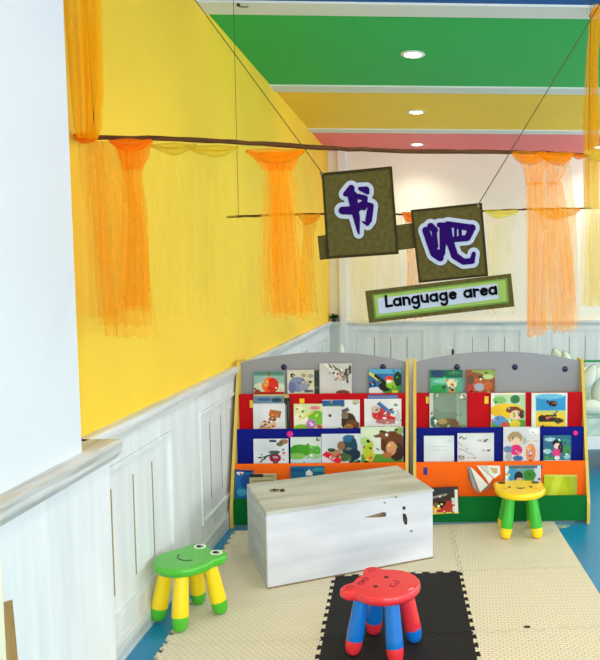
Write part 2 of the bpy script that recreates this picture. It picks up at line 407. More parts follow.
# ------------------------------------------------------------------ stools
def outline(circles, n=96):
    pts = []
    for k in range(n):
        a = 2 * pi * k / n; d = Vector((cos(a), sin(a))); best = .02
        for (cx, cy, r) in circles:
            c = Vector((cx, cy)); b = d.dot(c); q = b * b - c.dot(c) + r * r
            if q > 0:
                v = b + sqrt(q); best = max(best, v)
        pts.append(best)
    for _ in range(2): pts = [(pts[i - 1] + 2 * pts[i] + pts[(i + 1) % n]) / 4 for i in range(n)]
    return [Vector((cos(2 * pi * k / n) * r, sin(2 * pi * k / n) * r)) for k, r in enumerate(pts)]
SH = .262
def seat_bm(circles, th=.04):
    O = outline(circles); bm = bmesh.new(); rings = []
    for s, z in ((.80, SH - th), (.93, SH - th + .003), (.985, SH - th + .012), (1, SH - .018), (.985, SH - .006), (.95, SH - .0005), (.85, SH), (.5, SH)):
        rings.append([bm.verts.new((p.x * s, p.y * s, z)) for p in O])
    n = len(O)
    for a, b in zip(rings, rings[1:]):
        for k in range(n): bm.faces.new((a[k], a[(k + 1) % n], b[(k + 1) % n], b[k]))
    bm.faces.new(rings[0][::-1]); bm.faces.new(rings[-1]); return bm
def disc(bm, x, y, rx, ry, z=SH, h=.0012, mi=0, rot=0, n=20):
    pts = []
    for k in range(n):
        a = 2 * pi * k / n; u, v = rx * cos(a), ry * sin(a)
        pts.append(Vector((x + u * cos(rot) - v * sin(rot), y + u * sin(rot) + v * cos(rot), z - .001)))
    prism(bm, pts, Vector((0, 0, h + .001)), mi)
def line(bm, pts, r, mi=0):
    tube(bm, [Vector((x, y, SH)) for x, y in pts], r, 6, mi)
def arc(cx, cy, r, a0, a1, n=10, ry=None):
    return [(cx + r * cos(math.radians(a0 + (a1 - a0) * k / n)), cy + (ry or r) * sin(math.radians(a0 + (a1 - a0) * k / n))) for k in range(n + 1)]
def stool(label, loc_, rz, circles, seat_m, legs, marks, lx=.084, ly=.09):
    """local +y is the top of the face"""
    t = thing('childrens_stool', label, 'stool', loc_, rz, 'plastic animal stools')
    link('seat', seat_bm(circles), seat_m, t, True)
    for nm, m, fn in marks:
        bm = bmesh.new(); fn(bm)
        if nm in ('mouth', 'bow'): link(nm, bm, m, t, True)
        else: islands(nm, bm, m, t)
    for (sx_, sy_), (lm, fm) in zip(((-1, -1), (1, -1), (-1, 1), (1, 1)), legs):
        a = Vector((sx_ * lx, sy_ * ly, 0)); b = Vector((sx_ * lx * .66, sy_ * ly * .66, SH - .03)); L_ = (b - a).length; ax = b - a
        bm = bmesh.new(); lathe(bm, [(.0325, .056), (.0338, .062), (.0335, .09), (.031, .15), (.028, L_), (0, L_)], a, ax); lg = link('leg', bm, lm, t, True)
        bm = bmesh.new(); lathe(bm, [(0, .0), (.012, .0008), (.021, .004), (.027, .012), (.0315, .028), (.0333, .048), (.033, .058), (0, .058)], a, ax); link('foot', bm, fm, lg, True)
    return t
def fr_eyes_w(bm):
    for s in (-1, 1): disc(bm, s * .058, .098, .027, .024, h=.002)
def fr_eyes_b(bm):
    for s in (-1, 1): disc(bm, s * .058 + .002, .096, .018, .014, h=.0032)
def fr_glint(bm):
    for s in (-1, 1): disc(bm, s * .058 + .008, .102, .004, .004, h=.004)
def fr_mouth(bm): line(bm, arc(0, .005, .05, 200, 340, 12, .042), .0022); 
stool('green frog-faced plastic stool with yellow legs, beside the left wall', (-1.035, 3.03, .0125), math.radians(52 - 90), ((0, -.012, .128), (-.066, .085, .052), (.066, .085, .052)), P_green,
      [(P_yel, P_green)] * 4, (('eye_white', P_white, fr_eyes_w), ('pupil', P_black, fr_eyes_b), ('eye_glint', P_white, fr_glint), ('mouth', P_black, fr_mouth)), .08, .1)
def rd_eyes(bm): 
    for s in (-1, 1): disc(bm, s * .045, .012, .008, .009, h=.0015)
def rd_mouth(bm): line(bm, arc(-.010, -.045, .013, 60, 360, 10), .0022); line(bm, arc(.014, -.045, .013, 180, 400, 9), .0022); line(bm, [(.024, -.037), (.032, -.03)], .0022)
def rd_bow(bm):
    for s in (-1, 1): line(bm, arc(s * .017 - .02, .078, .014, 0, 360, 12, .011), .0025)
    disc(bm, -.02, .078, .006, .006, h=.003)
def rd_ears(bm):
    for s in (-1, 1): disc(bm, s * .088, .098, .020, .018, h=.0008)
stool('red bear-faced plastic stool with blue legs on the black foam tile', (-.194, 2.745, .0125), math.radians(157 - 90), ((0, -.012, .132), (-.09, .1, .038), (.09, .1, .038)), P_red,
      [(P_blue, P_red), (P_red, P_blue), (P_blue, P_red), (P_blue, P_red)], (('eye', P_black, rd_eyes), ('mouth', P_dred, rd_mouth), ('bow', P_dred, rd_bow), ('inner_ear', mat('ear_red', S(206, 40, 52), .35), rd_ears)), .088, .093)
def yl_eyes(bm):
    for s in (-1, 1): disc(bm, s * .06, .0, .009, .012, h=.0015)
def yl_mouth(bm): line(bm, arc(0, -.01, .022, 190, 350, 10, .02), .0035); disc(bm, 0, -.02, .012, .008, h=.001)
def yl_ears(bm):
    for s in (-1, 1): disc(bm, s * .096, .083, .022, .02, h=.002)
def yl_cheek(bm):
    for s in (-1, 1): disc(bm, s * .085, -.03, .014, .012, h=.0008)
stool('yellow bear-faced plastic stool with green legs in front of the right bookshelf', (.482, 3.975, .0125), 0, ((0, -.0, .142), (-.104, .08, .04), (.104, .08, .04)), P_yel,
      [(P_green2, P_yel)] * 4, (('eye', P_brown, yl_eyes), ('mouth', P_brown, yl_mouth), ('inner_ear', P_brown, yl_ears), ('cheek', mat('cheek', S(246, 170, 20), .4), yl_cheek)), .09, .085)

# ------------------------------------------------------------------ bookshelves
YG, YO, YBl, YR, YGr = 4.155, 4.205, 4.265, 4.325, 4.395   # front faces of the tiers
def zof(y, Y): return onY(450, y, Y).z
TZ = {'green': zof(497, YG), 'orange': zof(462.2, YO), 'blue': zof(427.8, YBl), 'red': zof(393, YR)}
ZS = zof(360.5, YGr - .02)
def bookcase(xa, xb, label, plugs, stickers):
    t = thing('display_bookcase', label, 'bookcase', ((xa + xb) / 2, 4.14, 0), 0, 'tiered display bookcases')
    off = Vector(((xa + xb) / 2, 4.14, 0)); w = (xb - xa) / 2; T = .018
    def P(name, bm, m, par=t): return link(name, bm, m, par)
    for s in (-1, 1):
        bm = bmesh.new(); x0 = s * w - (T if s > 0 else 0)
        prof = [(0, 0), (0, .12), (.232, ZS - .01), (.245, ZS), (.36, ZS), (.36, 0)]
        prism(bm, [Vector((x0, y, z)) for y, z in prof], Vector((T, 0, 0)))
        P('side_panel', bm, pine)
    # arched grey back
    bm = bmesh.new(); n = 24; pts = [Vector((-w + T, YGr - off.y, TZ['red'] - .05))]
    for k in range(n + 1):
        u = k / n; pts.append(Vector((-w + T + (2 * w - 2 * T) * u, YGr - off.y, ZS - .012 + .062 * sin(pi * u) ** .8)))
    pts.append(Vector((w - T, YGr - off.y, TZ['red'] - .05)))
    prism(bm, pts, Vector((0, .015, 0))); bk = P('back_panel', bm, mdf_grey)
    tiers = (('red', YR, TZ['red'], TZ['blue'] - .06, b_red, YGr), ('blue', YBl, TZ['blue'], TZ['orange'] - .06, b_blue, YR), ('orange', YO, TZ['orange'], TZ['green'] - .06, b_orange, YBl), ('green', YG, TZ['green'], .015, b_green, YO))
    brd = {}
    for nm, Y, zt, zb, m, Yb in tiers:
        bm = bmesh.new(); box(bm, (-w + T, Y - off.y, zb), (w - T, Y - off.y + .012, zt)); bev(bm, .0015, 1)
        o = P('display_board', bm, m); o['label'] = nm + ' display board'; brd[nm] = o
        bm = bmesh.new(); box(bm, (-w + T, Y - off.y + .012, zt - .028), (w - T, Yb - off.y, zt - .018)); P('slot_shelf', bm, pine)
    for px, py in plugs:
        p = onY(px, py, YGr) - off; bm = bmesh.new(); lathe(bm, [(.0, 0), (.016, 0), (.018, -.002), (.018, -.004), (.012, -.007), (0, -.008)], p + Vector((0, .0, 0)), (0, 1, 0)); link('screw_cap', bm, plug_m, t, True)
    for px, py, Y, m, ww, hh, rd in stickers:
        p = onY(px, py, Y) - off; bm = bmesh.new()
        if rd: lathe(bm, [(0, 0), (ww, 0), (ww, -.003), (0, -.004)], p, (0, 1, 0))
        else: box(bm, (p.x - ww, p.y - .003, p.z - hh), (p.x + ww, p.y, p.z + hh))
        link('sticker', bm, m, t)
    return t
XA0 = onY(230, 528, 4.14).x; XA1 = onY(408.3, 510, 4.14).x; XB0 = onY(413, 510, 4.14).x; XB1 = onY(590, 524, 4.14).x
bookcase(XA0, XA1, 'left display bookcase with grey arched top and red, blue, orange tiers, behind the white box', [(284, 367), (383, 367)],
         [(290, 434, YBl, pink_m, .018, 0, 1), (251.5, 404, YR, tab_m, .009, .022, 0), (302, 401, YR, tab_m, .014, .014, 0), (237, 472, YO, label_m, .01, .016, 0)])
bookcase(XB0, XB1, 'right display bookcase with grey arched top, behind the yellow and green stool', [(457, 367), (515, 367), (565, 369)],
         [(575.5, 433, YBl, pink_m, .014, 0, 1), (427.5, 400, YR, tab_m, .009, .02, 0), (486.5, 400, YR, tab_m, .012, .022, 0), (425.5, 471, YO, label_m, .012, .022, 0), (540.5, 467, YO, label_m, .01, .01, 0)])
bm = bmesh.new()
cxm = (XA1 + XB0) / 2; box(bm, (XA1 + .001, 4.385, .0), (XB0 - .001, 4.49, ZS - .005)); tag(link('filler_strip', bm, mat('pale_filler', S(206, 206, 196), .6)), 'narrow pale filler strip standing between the two bookcases', 'trim strip')

# ------------------------------------------------------------------ books
def inside(sh, u, v):
    k = sh[0]
    if k == 'e':
        _, cx, cy, rx, ry, rot, col = sh; du, dv = u - cx, v - cy; a = du * cos(rot) + dv * sin(rot); b = -du * sin(rot) + dv * cos(rot)
        return (a / rx) ** 2 + (b / ry) ** 2 < 1
    if k == 'r':
        _, cx, cy, rx, ry, rot, col = sh; du, dv = u - cx, v - cy; a = du * cos(rot) + dv * sin(rot); b = -du * sin(rot) + dv * cos(rot)
        return abs(a) < rx and abs(b) < ry
def paint(me, ori, w, h, bg, art, bg2=None):
    ca = me.color_attributes.new('Col', 'FLOAT_COLOR', 'POINT')
    rnd = random.Random(int(w * 1e5) + len(art))
    if len(art) > 5:      # small busy details in the printed pictures
        pal = [sh[-1] for sh in art]; extra = []
        for k in range(15):
            sh = rnd.choice(art); c0 = rnd.choice(pal); q = rnd.choice((.5, .7, 1.25, 1.4)); col = tuple(max(0, min(250, x * q + rnd.uniform(-14, 14))) for x in c0)
            extra.append(('e', sh[1] + rnd.gauss(0, .6) * sh[3], sh[2] + rnd.gauss(0, .6) * sh[4], rnd.uniform(.015, .06), rnd.uniform(.012, .045), rnd.uniform(0, 3), col))
        art = art + extra
    for i, vt in enumerate(me.vertices):
        u = vt.co.x / w + .5; v = vt.co.z / h
        c = bg if bg2 is None or v > .5 else bg2
        for sh in art:
            if inside(sh, u, v): c = sh[-1]
        k = .96 + .035 * sin(u * 5 + v * 3 + len(art)) * sin(v * 4 - u * 2); ca.data[i].color = S(*[min(252, max(0, x * k)) for x in c])
def book(name, label, rect, Y, bg, art, bg2=None, th=.009, lean=.02, rot=0, kind='book', bottom=None, group=None, yaw=0):
    x0, y0, x1, y1 = rect
    a = onY(x0, y1, Y); b = onY(x1, y0, Y); w = b.x - a.x; z0 = a.z - (.006 if bottom is None else bottom); h = b.z - z0
    t = thing(name, label, kind, ((a.x + b.x) / 2, Y, z0), 0, group)
    t.rotation_euler = (-lean, rot, yaw)
    bm = bmesh.new(); n = 56; vs = [[bm.verts.new((w * (i / n - .5), -.0012, h * j / n)) for i in range(n + 1)] for j in range(n + 1)]
    for j in range(n):
        for i in range(n): bm.faces.new((vs[j][i], vs[j][i + 1], vs[j + 1][i + 1], vs[j + 1][i]))
    ext = bmesh.ops.extrude_face_region(bm, geom=[e for e in bm.edges if e.is_boundary])
    for v in [g for g in ext['geom'] if isinstance(g, bmesh.types.BMVert)]: v.co.y += .0012
    me = bpy.data.meshes.new('cover'); bm.to_mesh(me); bm.free(); me.materials.append(cover_m)
    paint(me, None, w, h, bg, art, bg2)
    o = bpy.data.objects.new('cover', me); C.objects.link(o); o.parent = t
    bm = bmesh.new(); box(bm, (-w / 2 + .0015, 0, .002), (w / 2 - .002, th - .0012, h - .002)); link('pages', bm, paper, t)
    bm = bmesh.new(); box(bm, (-w / 2, th - .0012, 0), (w / 2, th, h)); box(bm, (-w / 2, -.0005, 0), (-w / 2 + .0012, th - .0012, h)); link('back_cover', bm, mat('card_%d_%d_%d' % tuple(bg), S(*bg), .5), t)
    return t
W_ = (238, 240, 240)
def e(cx, cy, rx, ry, col, rot=0): return ('e', cx, cy, rx, ry, rot, col)
def r(cx, cy, rx, ry, col, rot=0): return ('r', cx, cy, rx, ry, rot, col)
Gt, G2, G3, G4, GL = 'books on the grey top tier', 'books on the red tier', 'books on the blue tier', 'books on the orange tier', 'books on the green tier'
y1_, y2_, y3_, y4_, y5_ = YGr - .022, YR - .022, YBl - .022, YO - .016, YG - .012
# left case, top tier
book('picture_book', 'picture book with a big orange peach on its pale teal cover, left bookcase top tier', (254, 371.5, 284, 394), y1_, (150, 190, 178),
     [r(.5, .93, .5, .1, (90, 140, 130)), e(.5, .3, .6, .25, (214, 226, 200)), e(.53, .42, .27, .34, (236, 110, 30)), e(.62, .42, .2, .3, (220, 44, 26)), e(.4, .5, .1, .16, (248, 160, 50)), r(.5, .04, .5, .09, (196, 40, 30)), e(.12, .12, .1, .12, (150, 70, 40)), e(.5, .9, .04, .1, (40, 110, 50))], group=Gt)
book('picture_book', 'cream picture book with a grey-blue elephant, second on the left top tier', (287.5, 370, 314, 394), y1_, (216, 214, 192),
     [e(.38, .42, .33, .3, (128, 140, 176)), e(.18, .3, .14, .22, (100, 116, 160)), e(.62, .36, .18, .2, (150, 156, 180)), e(.2, .78, .09, .09, (40, 70, 60)), e(.6, .78, .09, .08, (186, 166, 120)), e(.85, .76, .09, .09, (186, 170, 126)), e(.8, .5, .1, .1, (196, 180, 140)), r(.8, .15, .16, .06, (90, 100, 120)), e(.45, .5, .04, .05, (30, 30, 50))], group=Gt)
book('picture_book', 'dark green narrow book edge showing right of the elephant book', (312, 370.5, 318.5, 394), y1_ + .004, (44, 64, 52), [r(.5, .3, .5, .05, (90, 110, 90))], group=Gt, th=.008)
book('picture_book', 'white picture book with thin dark branches, tallest on the left top tier', (319.8, 363.5, 351.5, 393.8), y1_, (208, 208, 206),
     [r(.45, .7, .42, .03, (236, 238, 230), -.8), r(.6, .8, .36, .022, (90, 84, 70), -.5), r(.7, .66, .3, .02, (110, 100, 80), .7), e(.7, .6, .16, .16, (180, 172, 160)), e(.62, .62, .07, .1, (214, 160, 140)), r(.85, .6, .03, .24, (70, 70, 64), .1), e(.72, .06, .22, .09, (120, 70, 50)), e(.95, .8, .05, .15, (60, 80, 60)), e(.4, .9, .1, .05, (120, 120, 70)), r(.5, .75, .3, .012, (250, 250, 250), -1.0)], group=Gt)
book('picture_book', 'blue picture book with a green and yellow bird, last on the left top tier', (369, 369, 401.5, 393), y1_, (44, 110, 170),
     [r(.5, .92, .5, .1, (90, 170, 210)), r(.25, .62, .34, .05, (236, 220, 60), -.75), r(.4, .55, .3, .05, (20, 26, 26), -.75), e(.22, .12, .3, .15, (226, 232, 238)), e(.7, .2, .3, .22, (60, 160, 50)), e(.5, .3, .2, .2, (20, 30, 24)), e(.7, .38, .18, .18, (140, 200, 50)), e(.62, .6, .13, .12, (224, 70, 40)), e(.62, .5, .1, .06, (240, 226, 200)), e(.88, .6, .12, .3, (24, 60, 36)), e(.8, .1, .1, .06, (230, 220, 80)), r(.1, .4, .1, .08, (20, 40, 90))], group=Gt)
# left case, red tier
book('picture_book', 'slate-blue picture book with beige spots sticking up behind the brown bear book', (254, 394.5, 288.5, 428), y2_ + .009, (112, 140, 160),
     [e(.3, .86, .2, .05, (60, 100, 150)), e(.65, .84, .15, .06, (40, 70, 90)), e(.95, .8, .1, .2, (210, 180, 90)), r(.5, .98, .5, .02, (200, 190, 130))], group=G2)
book('picture_book', 'white picture book with a small brown bear, leftmost on the left red tier', (253.5, 403.5, 285, 429.5), y2_, (232, 232, 232),
     [r(.68, .62, .18, .13, (176, 104, 50), -.2), e(.6, .42, .12, .1, (150, 84, 40)), e(.52, .22, .2, .15, (228, 190, 150)), e(.3, .2, .12, .12, (236, 206, 176)), e(.5, .3, .04, .04, (90, 50, 30)), e(.36, .08, .2, .06, (206, 160, 120)), e(.62, .15, .05, .04, (200, 60, 50))], group=G2)
book('picture_book', 'dark thin book standing behind the right edge of the brown bear book', (284.5, 398, 290, 429), y2_ + .003, (40, 50, 48), [r(.3, .4, .1, .4, (120, 140, 130)), r(.7, .6, .1, .3, (90, 70, 60))], group=G2, th=.006)
book('picture_book', 'pale yellow-green picture book with pink and purple shapes, second on the red tier', (294, 404, 322, 429), y2_, (222, 230, 170),
     [e(.2, .3, .35, .3, (240, 240, 210)), e(.8, .45, .3, .3, (120, 190, 60)), e(.3, .1, .3, .12, (150, 200, 60)), e(.6, .22, .17, .18, (196, 120, 200)), e(.62, .24, .07, .08, (240, 200, 236)), e(.75, .85, .18, .08, (236, 130, 150)), e(.2, .85, .15, .08, (250, 240, 200)), r(.45, .55, .3, .03, (230, 210, 90), .5), e(.9, .1, .1, .1, (200, 60, 90))], group=G2)
book('picture_book', 'white book with a blue band and a brown animal, third on the red tier', (322.5, 400, 359.5, 429.5), y2_, (226, 228, 230),
     [r(.3, .9, .3, .1, (40, 90, 160), .05), r(.35, .82, .25, .03, (60, 130, 100)), e(.9, .93, .1, .08, (190, 190, 150)), e(.7, .28, .2, .3, (66, 44, 30)), e(.8, .16, .2, .18, (110, 70, 40)), e(.6, .5, .1, .12, (130, 110, 90)), e(.7, .1, .12, .1, (190, 140, 50)), r(.62, .66, .1, .06, (90, 90, 100), .5), e(.2, .5, .05, .04, (150, 150, 170)), r(.4, .04, .1, .03, (40, 40, 40)), r(.24, .04, .05, .03, (60, 60, 40))], group=G2)
book('picture_book', 'blue book, only its top edge showing behind the flying figure book', (368, 395, 398, 428), y2_ + .0095, (50, 90, 170), [r(.5, .95, .5, .03, (110, 130, 160))], group=G2)
book('picture_book', 'white book with a red and blue flying figure, rightmost on the left red tier', (364.5, 399, 401.2, 428.5), y2_, (228, 230, 232),
     [e(.45, .5, .25, .22, (206, 60, 60)), r(.55, .42, .3, .07, (214, 40, 50), -.3), e(.3, .66, .12, .12, (220, 190, 170)), r(.5, .75, .18, .06, (60, 110, 170), -.8), r(.7, .6, .12, .05, (80, 130, 180), -.5), e(.6, .25, .3, .08, (190, 120, 120)), r(.5, .05, .45, .04, (70, 60, 60)), r(.3, .05, .03, .05, W_), r(.6, .05, .03, .05, W_), e(.85, .8, .06, .05, (120, 140, 120)), e(.9, .45, .06, .2, (200, 206, 214))], group=G2)
# left case, blue tier
book('picture_book', 'white picture book with a dark red toy train, leftmost on the blue tier', (253.8, 439, 288, 464.5), y3_, (222, 228, 234),
     [e(.62, .28, .17, .17, (160, 24, 60)), e(.6, .5, .16, .07, (70, 110, 96)), r(.5, .4, .26, .03, (50, 80, 90), .4), e(.76, .8, .1, .08, (110, 100, 80)), e(.88, .9, .12, .1, (160, 120, 80)), r(.55, .93, .1, .05, (60, 70, 120)), e(.62, .1, .06, .06, (60, 60, 60)), e(.2, .3, .1, .03, (120, 150, 160)), r(.28, .22, .14, .02, (60, 90, 90), .8), e(.85, .5, .06, .14, (200, 210, 200)), e(.62, .3, .08, .04, (220, 200, 210))], group=G3)
book('picture_book', 'picture book with a green hill over pale blue water, second on the blue tier', (290.8, 437.3, 320.8, 463.5), y3_, (216, 230, 222),
     [e(.45, .48, .55, .25, (96, 180, 50)), e(.3, .52, .34, .22, (70, 160, 40)), r(.5, .15, .5, .17, (190, 220, 232)), e(.2, .3, .3, .12, (130, 196, 90)), e(.8, .3, .25, .1, (160, 206, 150)), e(.85, .52, .15, .14, (80, 170, 60)), r(.9, .93, .05, .06, (60, 80, 80))], group=G3)
book('picture_book', 'white book with a red banner and dark blue monster, third on the blue tier', (321.8, 434, 360.5, 462.5), y3_, (214, 222, 232),
     [e(.72, .55, .2, .42, (30, 70, 90)), e(.68, .85, .14, .12, (40, 110, 150)), e(.8, .3, .2, .2, (24, 50, 70)), e(.35, .3, .2, .18, (170, 140, 100)), e(.55, .2, .22, .14, (70, 100, 60)), r(.27, .2, .26, .09, (216, 30, 60), -.65), r(.27, .2, .07, .05, (240, 220, 226), -.65), e(.5, .6, .1, .16, (150, 110, 80)), e(.25, .46, .1, .06, (50, 60, 40)), e(.85, .06, .16, .06, (20, 30, 40)), e(.7, .5, .07, .05, (90, 150, 90))], group=G3)
book('picture_book', 'large book with a big brown bear over grass, rightmost on the left blue tier', (361, 427, 403, 461.8), y3_, (214, 232, 206),
     [r(.5, .1, .5, .14, (90, 150, 50)), e(.2, .35, .16, .28, (190, 206, 50)), e(.1, .6, .12, .12, (180, 220, 120)), e(.75, .55, .3, .34, (104, 56, 30)), e(.5, .78, .2, .12, (124, 72, 44)), e(.85, .3, .18, .25, (60, 34, 24)), e(.72, .4, .12, .2, (214, 150, 110)), e(.52, .5, .08, .16, (90, 46, 28)), r(.38, .48, .09, .22, (226, 232, 222)), e(.25, .85, .2, .08, (220, 236, 200)), e(.62, .22, .12, .08, (180, 110, 60)), e(.2, .12, .1, .1, (220, 170, 60)), e(.93, .9, .1, .1, (140, 170, 90))], group=G3)
# left case, orange tier (peeping above the box)
book('picture_book', 'bright blue picture book with a white figure, leftmost on the green tier behind the box', (234.5, 470.5, 251, 506), y5_ + .03, (26, 110, 170),
     [e(.25, .95, .2, .08, (240, 240, 240)), e(.3, .9, .08, .03, (200, 40, 60)), e(.6, .7, .3, .2, (20, 80, 150)), e(.4, .4, .3, .1, (60, 160, 200)), r(.5, .99, .5, .03, (20, 30, 90))], group=GL, rot=.05)
book('picture_book', 'flat-looking book with dark and cream letters showing just above the box, left of centre', (250, 474, 276, 506), y5_ + .03, (196, 186, 140),
     [r(.25, .96, .28, .06, (40, 46, 40)), r(.7, .94, .2, .02, (120, 110, 60)), r(.5, .8, .4, .02, (150, 140, 90))], group=GL)
book('picture_book', 'teal book with a white triangle, its top just above the box', (291, 466.5, 324, 500), y4_ , (26, 104, 150),
     [r(.18, .9, .2, .06, (20, 80, 140)), e(.85, .9, .2, .06, (60, 160, 176)), r(.55, .84, .06, .06, (236, 240, 240), .78), r(.55, .79, .1, .05, (236, 240, 240))], group=G4)
# right case, top tier
book('picture_book', 'green picture book with a small yellow bear, leftmost on the right top tier', (430, 370, 462.3, 393.5), y1_, (80, 176, 140),
     [r(.5, .85, .5, .16, (30, 104, 80)), e(.25, .85, .2, .14, (40, 70, 110)), e(.25, .2, .25, .2, (40, 160, 80)), e(.5, .55, .4, .1, (130, 204, 180)), e(.68, .44, .15, .2, (240, 226, 180)), e(.68, .4, .06, .06, (220, 90, 50)), e(.68, .16, .1, .12, (220, 160, 100)), e(.45, .3, .08, .08, (30, 90, 60)), e(.75, .88, .2, .07, (50, 140, 90))], group=Gt)
book('picture_book', 'brown and red picture book with a green corner, second on the right top tier', (466.3, 370, 495, 393.5), y1_, (150, 84, 50),
     [r(.7, .92, .5, .13, (140, 170, 80), -.3), e(.75, .72, .2, .1, (186, 210, 130)), e(.4, .5, .2, .2, (200, 90, 50)), e(.45, .3, .2, .16, (170, 180, 190)), e(.75, .35, .16, .2, (196, 100, 50)), e(.15, .6, .12, .2, (110, 80, 60)), e(.15, .25, .14, .16, (190, 60, 50)), r(.5, .04, .5, .05, (190, 60, 40)), e(.2, .08, .05, .04, (240, 220, 140)), e(.5, .08, .05, .04, (240, 220, 140)), e(.78, .08, .05, .04, (240, 220, 140)), e(.5, .7, .1, .07, (90, 60, 50))], group=Gt)
# right case, red tier
book('picture_book', 'dull grey-green book in a clear sleeve, leftmost on the right red tier', (429.5, 393, 467, 427.8), y2_, (116, 136, 116),
     [r(.04, .5, .05, .5, (200, 206, 200)), e(.5, .7, .4, .25, (126, 148, 130)), e(.55, .15, .35, .14, (110, 100, 60)), e(.35, .2, .12, .08, (176, 150, 90)), e(.7, .18, .14, .09, (120, 80, 50)), r(.75, .6, .02, .4, (150, 170, 150)), e(.9, .93, .09, .07, (200, 190, 186)), e(.1, .2, .08, .15, (60, 110, 90)), r(.88, .45, .1, .35, (134, 160, 140))], group=G2)
book('picture_book', 'yellow-green picture book with a smiling child in a hat, second on the right red tier', (491, 393, 525.5, 427.5), y2_, (184, 214, 170),
     [r(.5, .98, .5, .03, (236, 240, 236)), r(.04, .5, .05, .5, (236, 240, 236)), e(.7, .82, .14, .12, (50, 120, 70)), e(.25, .8, .2, .1, (130, 190, 110)), e(.45, .5, .5, .2, (240, 196, 40)), r(.5, .1, .5, .14, (90, 160, 60)), e(.65, .52, .22, .1, (120, 60, 40)), e(.72, .38, .17, .13, (246, 206, 166)), e(.9, .4, .08, .13, (90, 50, 40)), e(.25, .22, .2, .14, (90, 150, 210)), e(.7, .12, .16, .12, (236, 210, 60)), e(.68, .4, .02, .03, (30, 30, 30)), e(.4, .1, .12, .08, (220, 80, 60))], group=G2)
book('picture_book', 'white-edged picture book in blue over yellow with black bees, rightmost on the red tier', (531.5, 393, 567.5, 427.5), y2_, (228, 234, 222),
     [r(.54, .68, .42, .24, (50, 150, 210)), e(.5, .9, .4, .08, (110, 190, 220)), r(.54, .26, .42, .23, (240, 204, 60)), e(.6, .7, .13, .08, (26, 26, 34)), e(.6, .72, .03, .03, (200, 60, 60)), r(.45, .25, .25, .07, (50, 44, 40)), e(.3, .28, .12, .1, (40, 36, 30)), e(.75, .22, .12, .08, (60, 50, 30)), r(.55, .36, .16, .03, (70, 60, 40)), r(.4, .05, .2, .02, (120, 100, 40)), r(.54, .47, .42, .03, (200, 214, 120))], group=G2)
# right case, blue tier
book('picture_book', 'small blank white book, leftmost on the right blue tier', (424, 436, 454, 460.8), y3_, (222, 232, 238),
     [r(.5, .6, .25, .02, (200, 212, 214)), r(.5, .45, .3, .015, (204, 214, 218)), r(.85, .8, .06, .02, (190, 196, 190))], group=G3)
book('picture_book', 'wide white book with a faint pencil drawing, second on the right blue tier', (457.5, 433.3, 494, 461), y3_, (220, 226, 232),
     [r(.15, .85, .1, .06, (130, 138, 140)), r(.15, .55, .2, .015, (176, 180, 180), -.7), r(.25, .35, .25, .015, (170, 170, 166), -.5), e(.7, .75, .2, .05, (206, 206, 196)), r(.8, .4, .14, .012, (190, 190, 190), .3), e(.1, .15, .1, .1, (180, 176, 170)), r(.4, .15, .14, .02, (190, 176, 160))], group=G3)
book('picture_book', 'pale picture book with a girl in a pink dress, third on the right blue tier', (503.3, 427, 540, 460.8), y3_, (214, 218, 222),
     [e(.32, .7, .2, .17, (176, 150, 110)), e(.33, .6, .13, .12, (244, 210, 180)), e(.35, .34, .17, .16, (226, 40, 120)), e(.12, .36, .12, .1, (100, 130, 180)), e(.4, .1, .14, .08, (60, 110, 170)), e(.75, .25, .14, .26, (230, 140, 90)), e(.7, .4, .08, .06, (240, 170, 120)), r(.85, .88, .1, .08, (240, 244, 246)), r(.8, .6, .16, .02, (190, 196, 200)), e(.15, .15, .1, .12, (170, 180, 190)), e(.58, .6, .06, .1, (180, 190, 170))], group=G3)
book('picture_book', 'small blue-green picture book with a dark-haired child, rightmost on the blue tier', (543.2, 435.5, 571.3, 460.8), y3_, (50, 110, 140),
     [e(.25, .85, .2, .08, (160, 200, 220)), e(.5, .72, .18, .14, (36, 30, 50)), e(.5, .6, .12, .11, (246, 214, 196)), e(.62, .5, .1, .18, (50, 30, 50)), e(.48, .35, .16, .14, (224, 60, 130)), e(.15, .4, .14, .1, (170, 210, 220)), e(.85, .45, .15, .2, (60, 140, 80)), e(.85, .2, .12, .1, (150, 200, 210)), e(.2, .15, .16, .1, (70, 150, 90)), r(.5, .03, .5, .03, (220, 230, 236)), e(.5, .15, .1, .08, (220, 220, 236)), e(.8, .8, .12, .06, (40, 150, 120))], group=G3)
# right case, orange and green tiers
book('picture_book', 'picture book with a child and green leaves standing behind the yellow stool', (505, 465.5, 541, 492), y4_, (110, 160, 170),
     [r(.05, .5, .06, .5, (226, 232, 236)), r(.92, .5, .1, .5, (206, 216, 226)), e(.2, .7, .12, .3, (60, 150, 200)), e(.38, .6, .12, .2, (40, 40, 50)), e(.4, .45, .1, .12, (236, 190, 150)), e(.68, .65, .18, .2, (60, 140, 50)), e(.62, .4, .14, .1, (150, 190, 60)), r(.5, .95, .4, .04, (90, 110, 120)), e(.45, .2, .15, .15, (230, 130, 40))], group=G4, bottom=.01)
book('picture_book', 'lime green soft book lying against the orange board at the right end', (543.5, 475, 577, 497.5), y4_, (190, 200, 30),
     [r(.35, .5, .12, .55, (206, 216, 60), -.2), r(.8, .5, .1, .55, (176, 190, 20), .2), r(.95, .5, .06, .5, (170, 180, 60)), r(.5, .98, .5, .03, (214, 222, 110))], group=G4, bottom=.01, rot=.02)
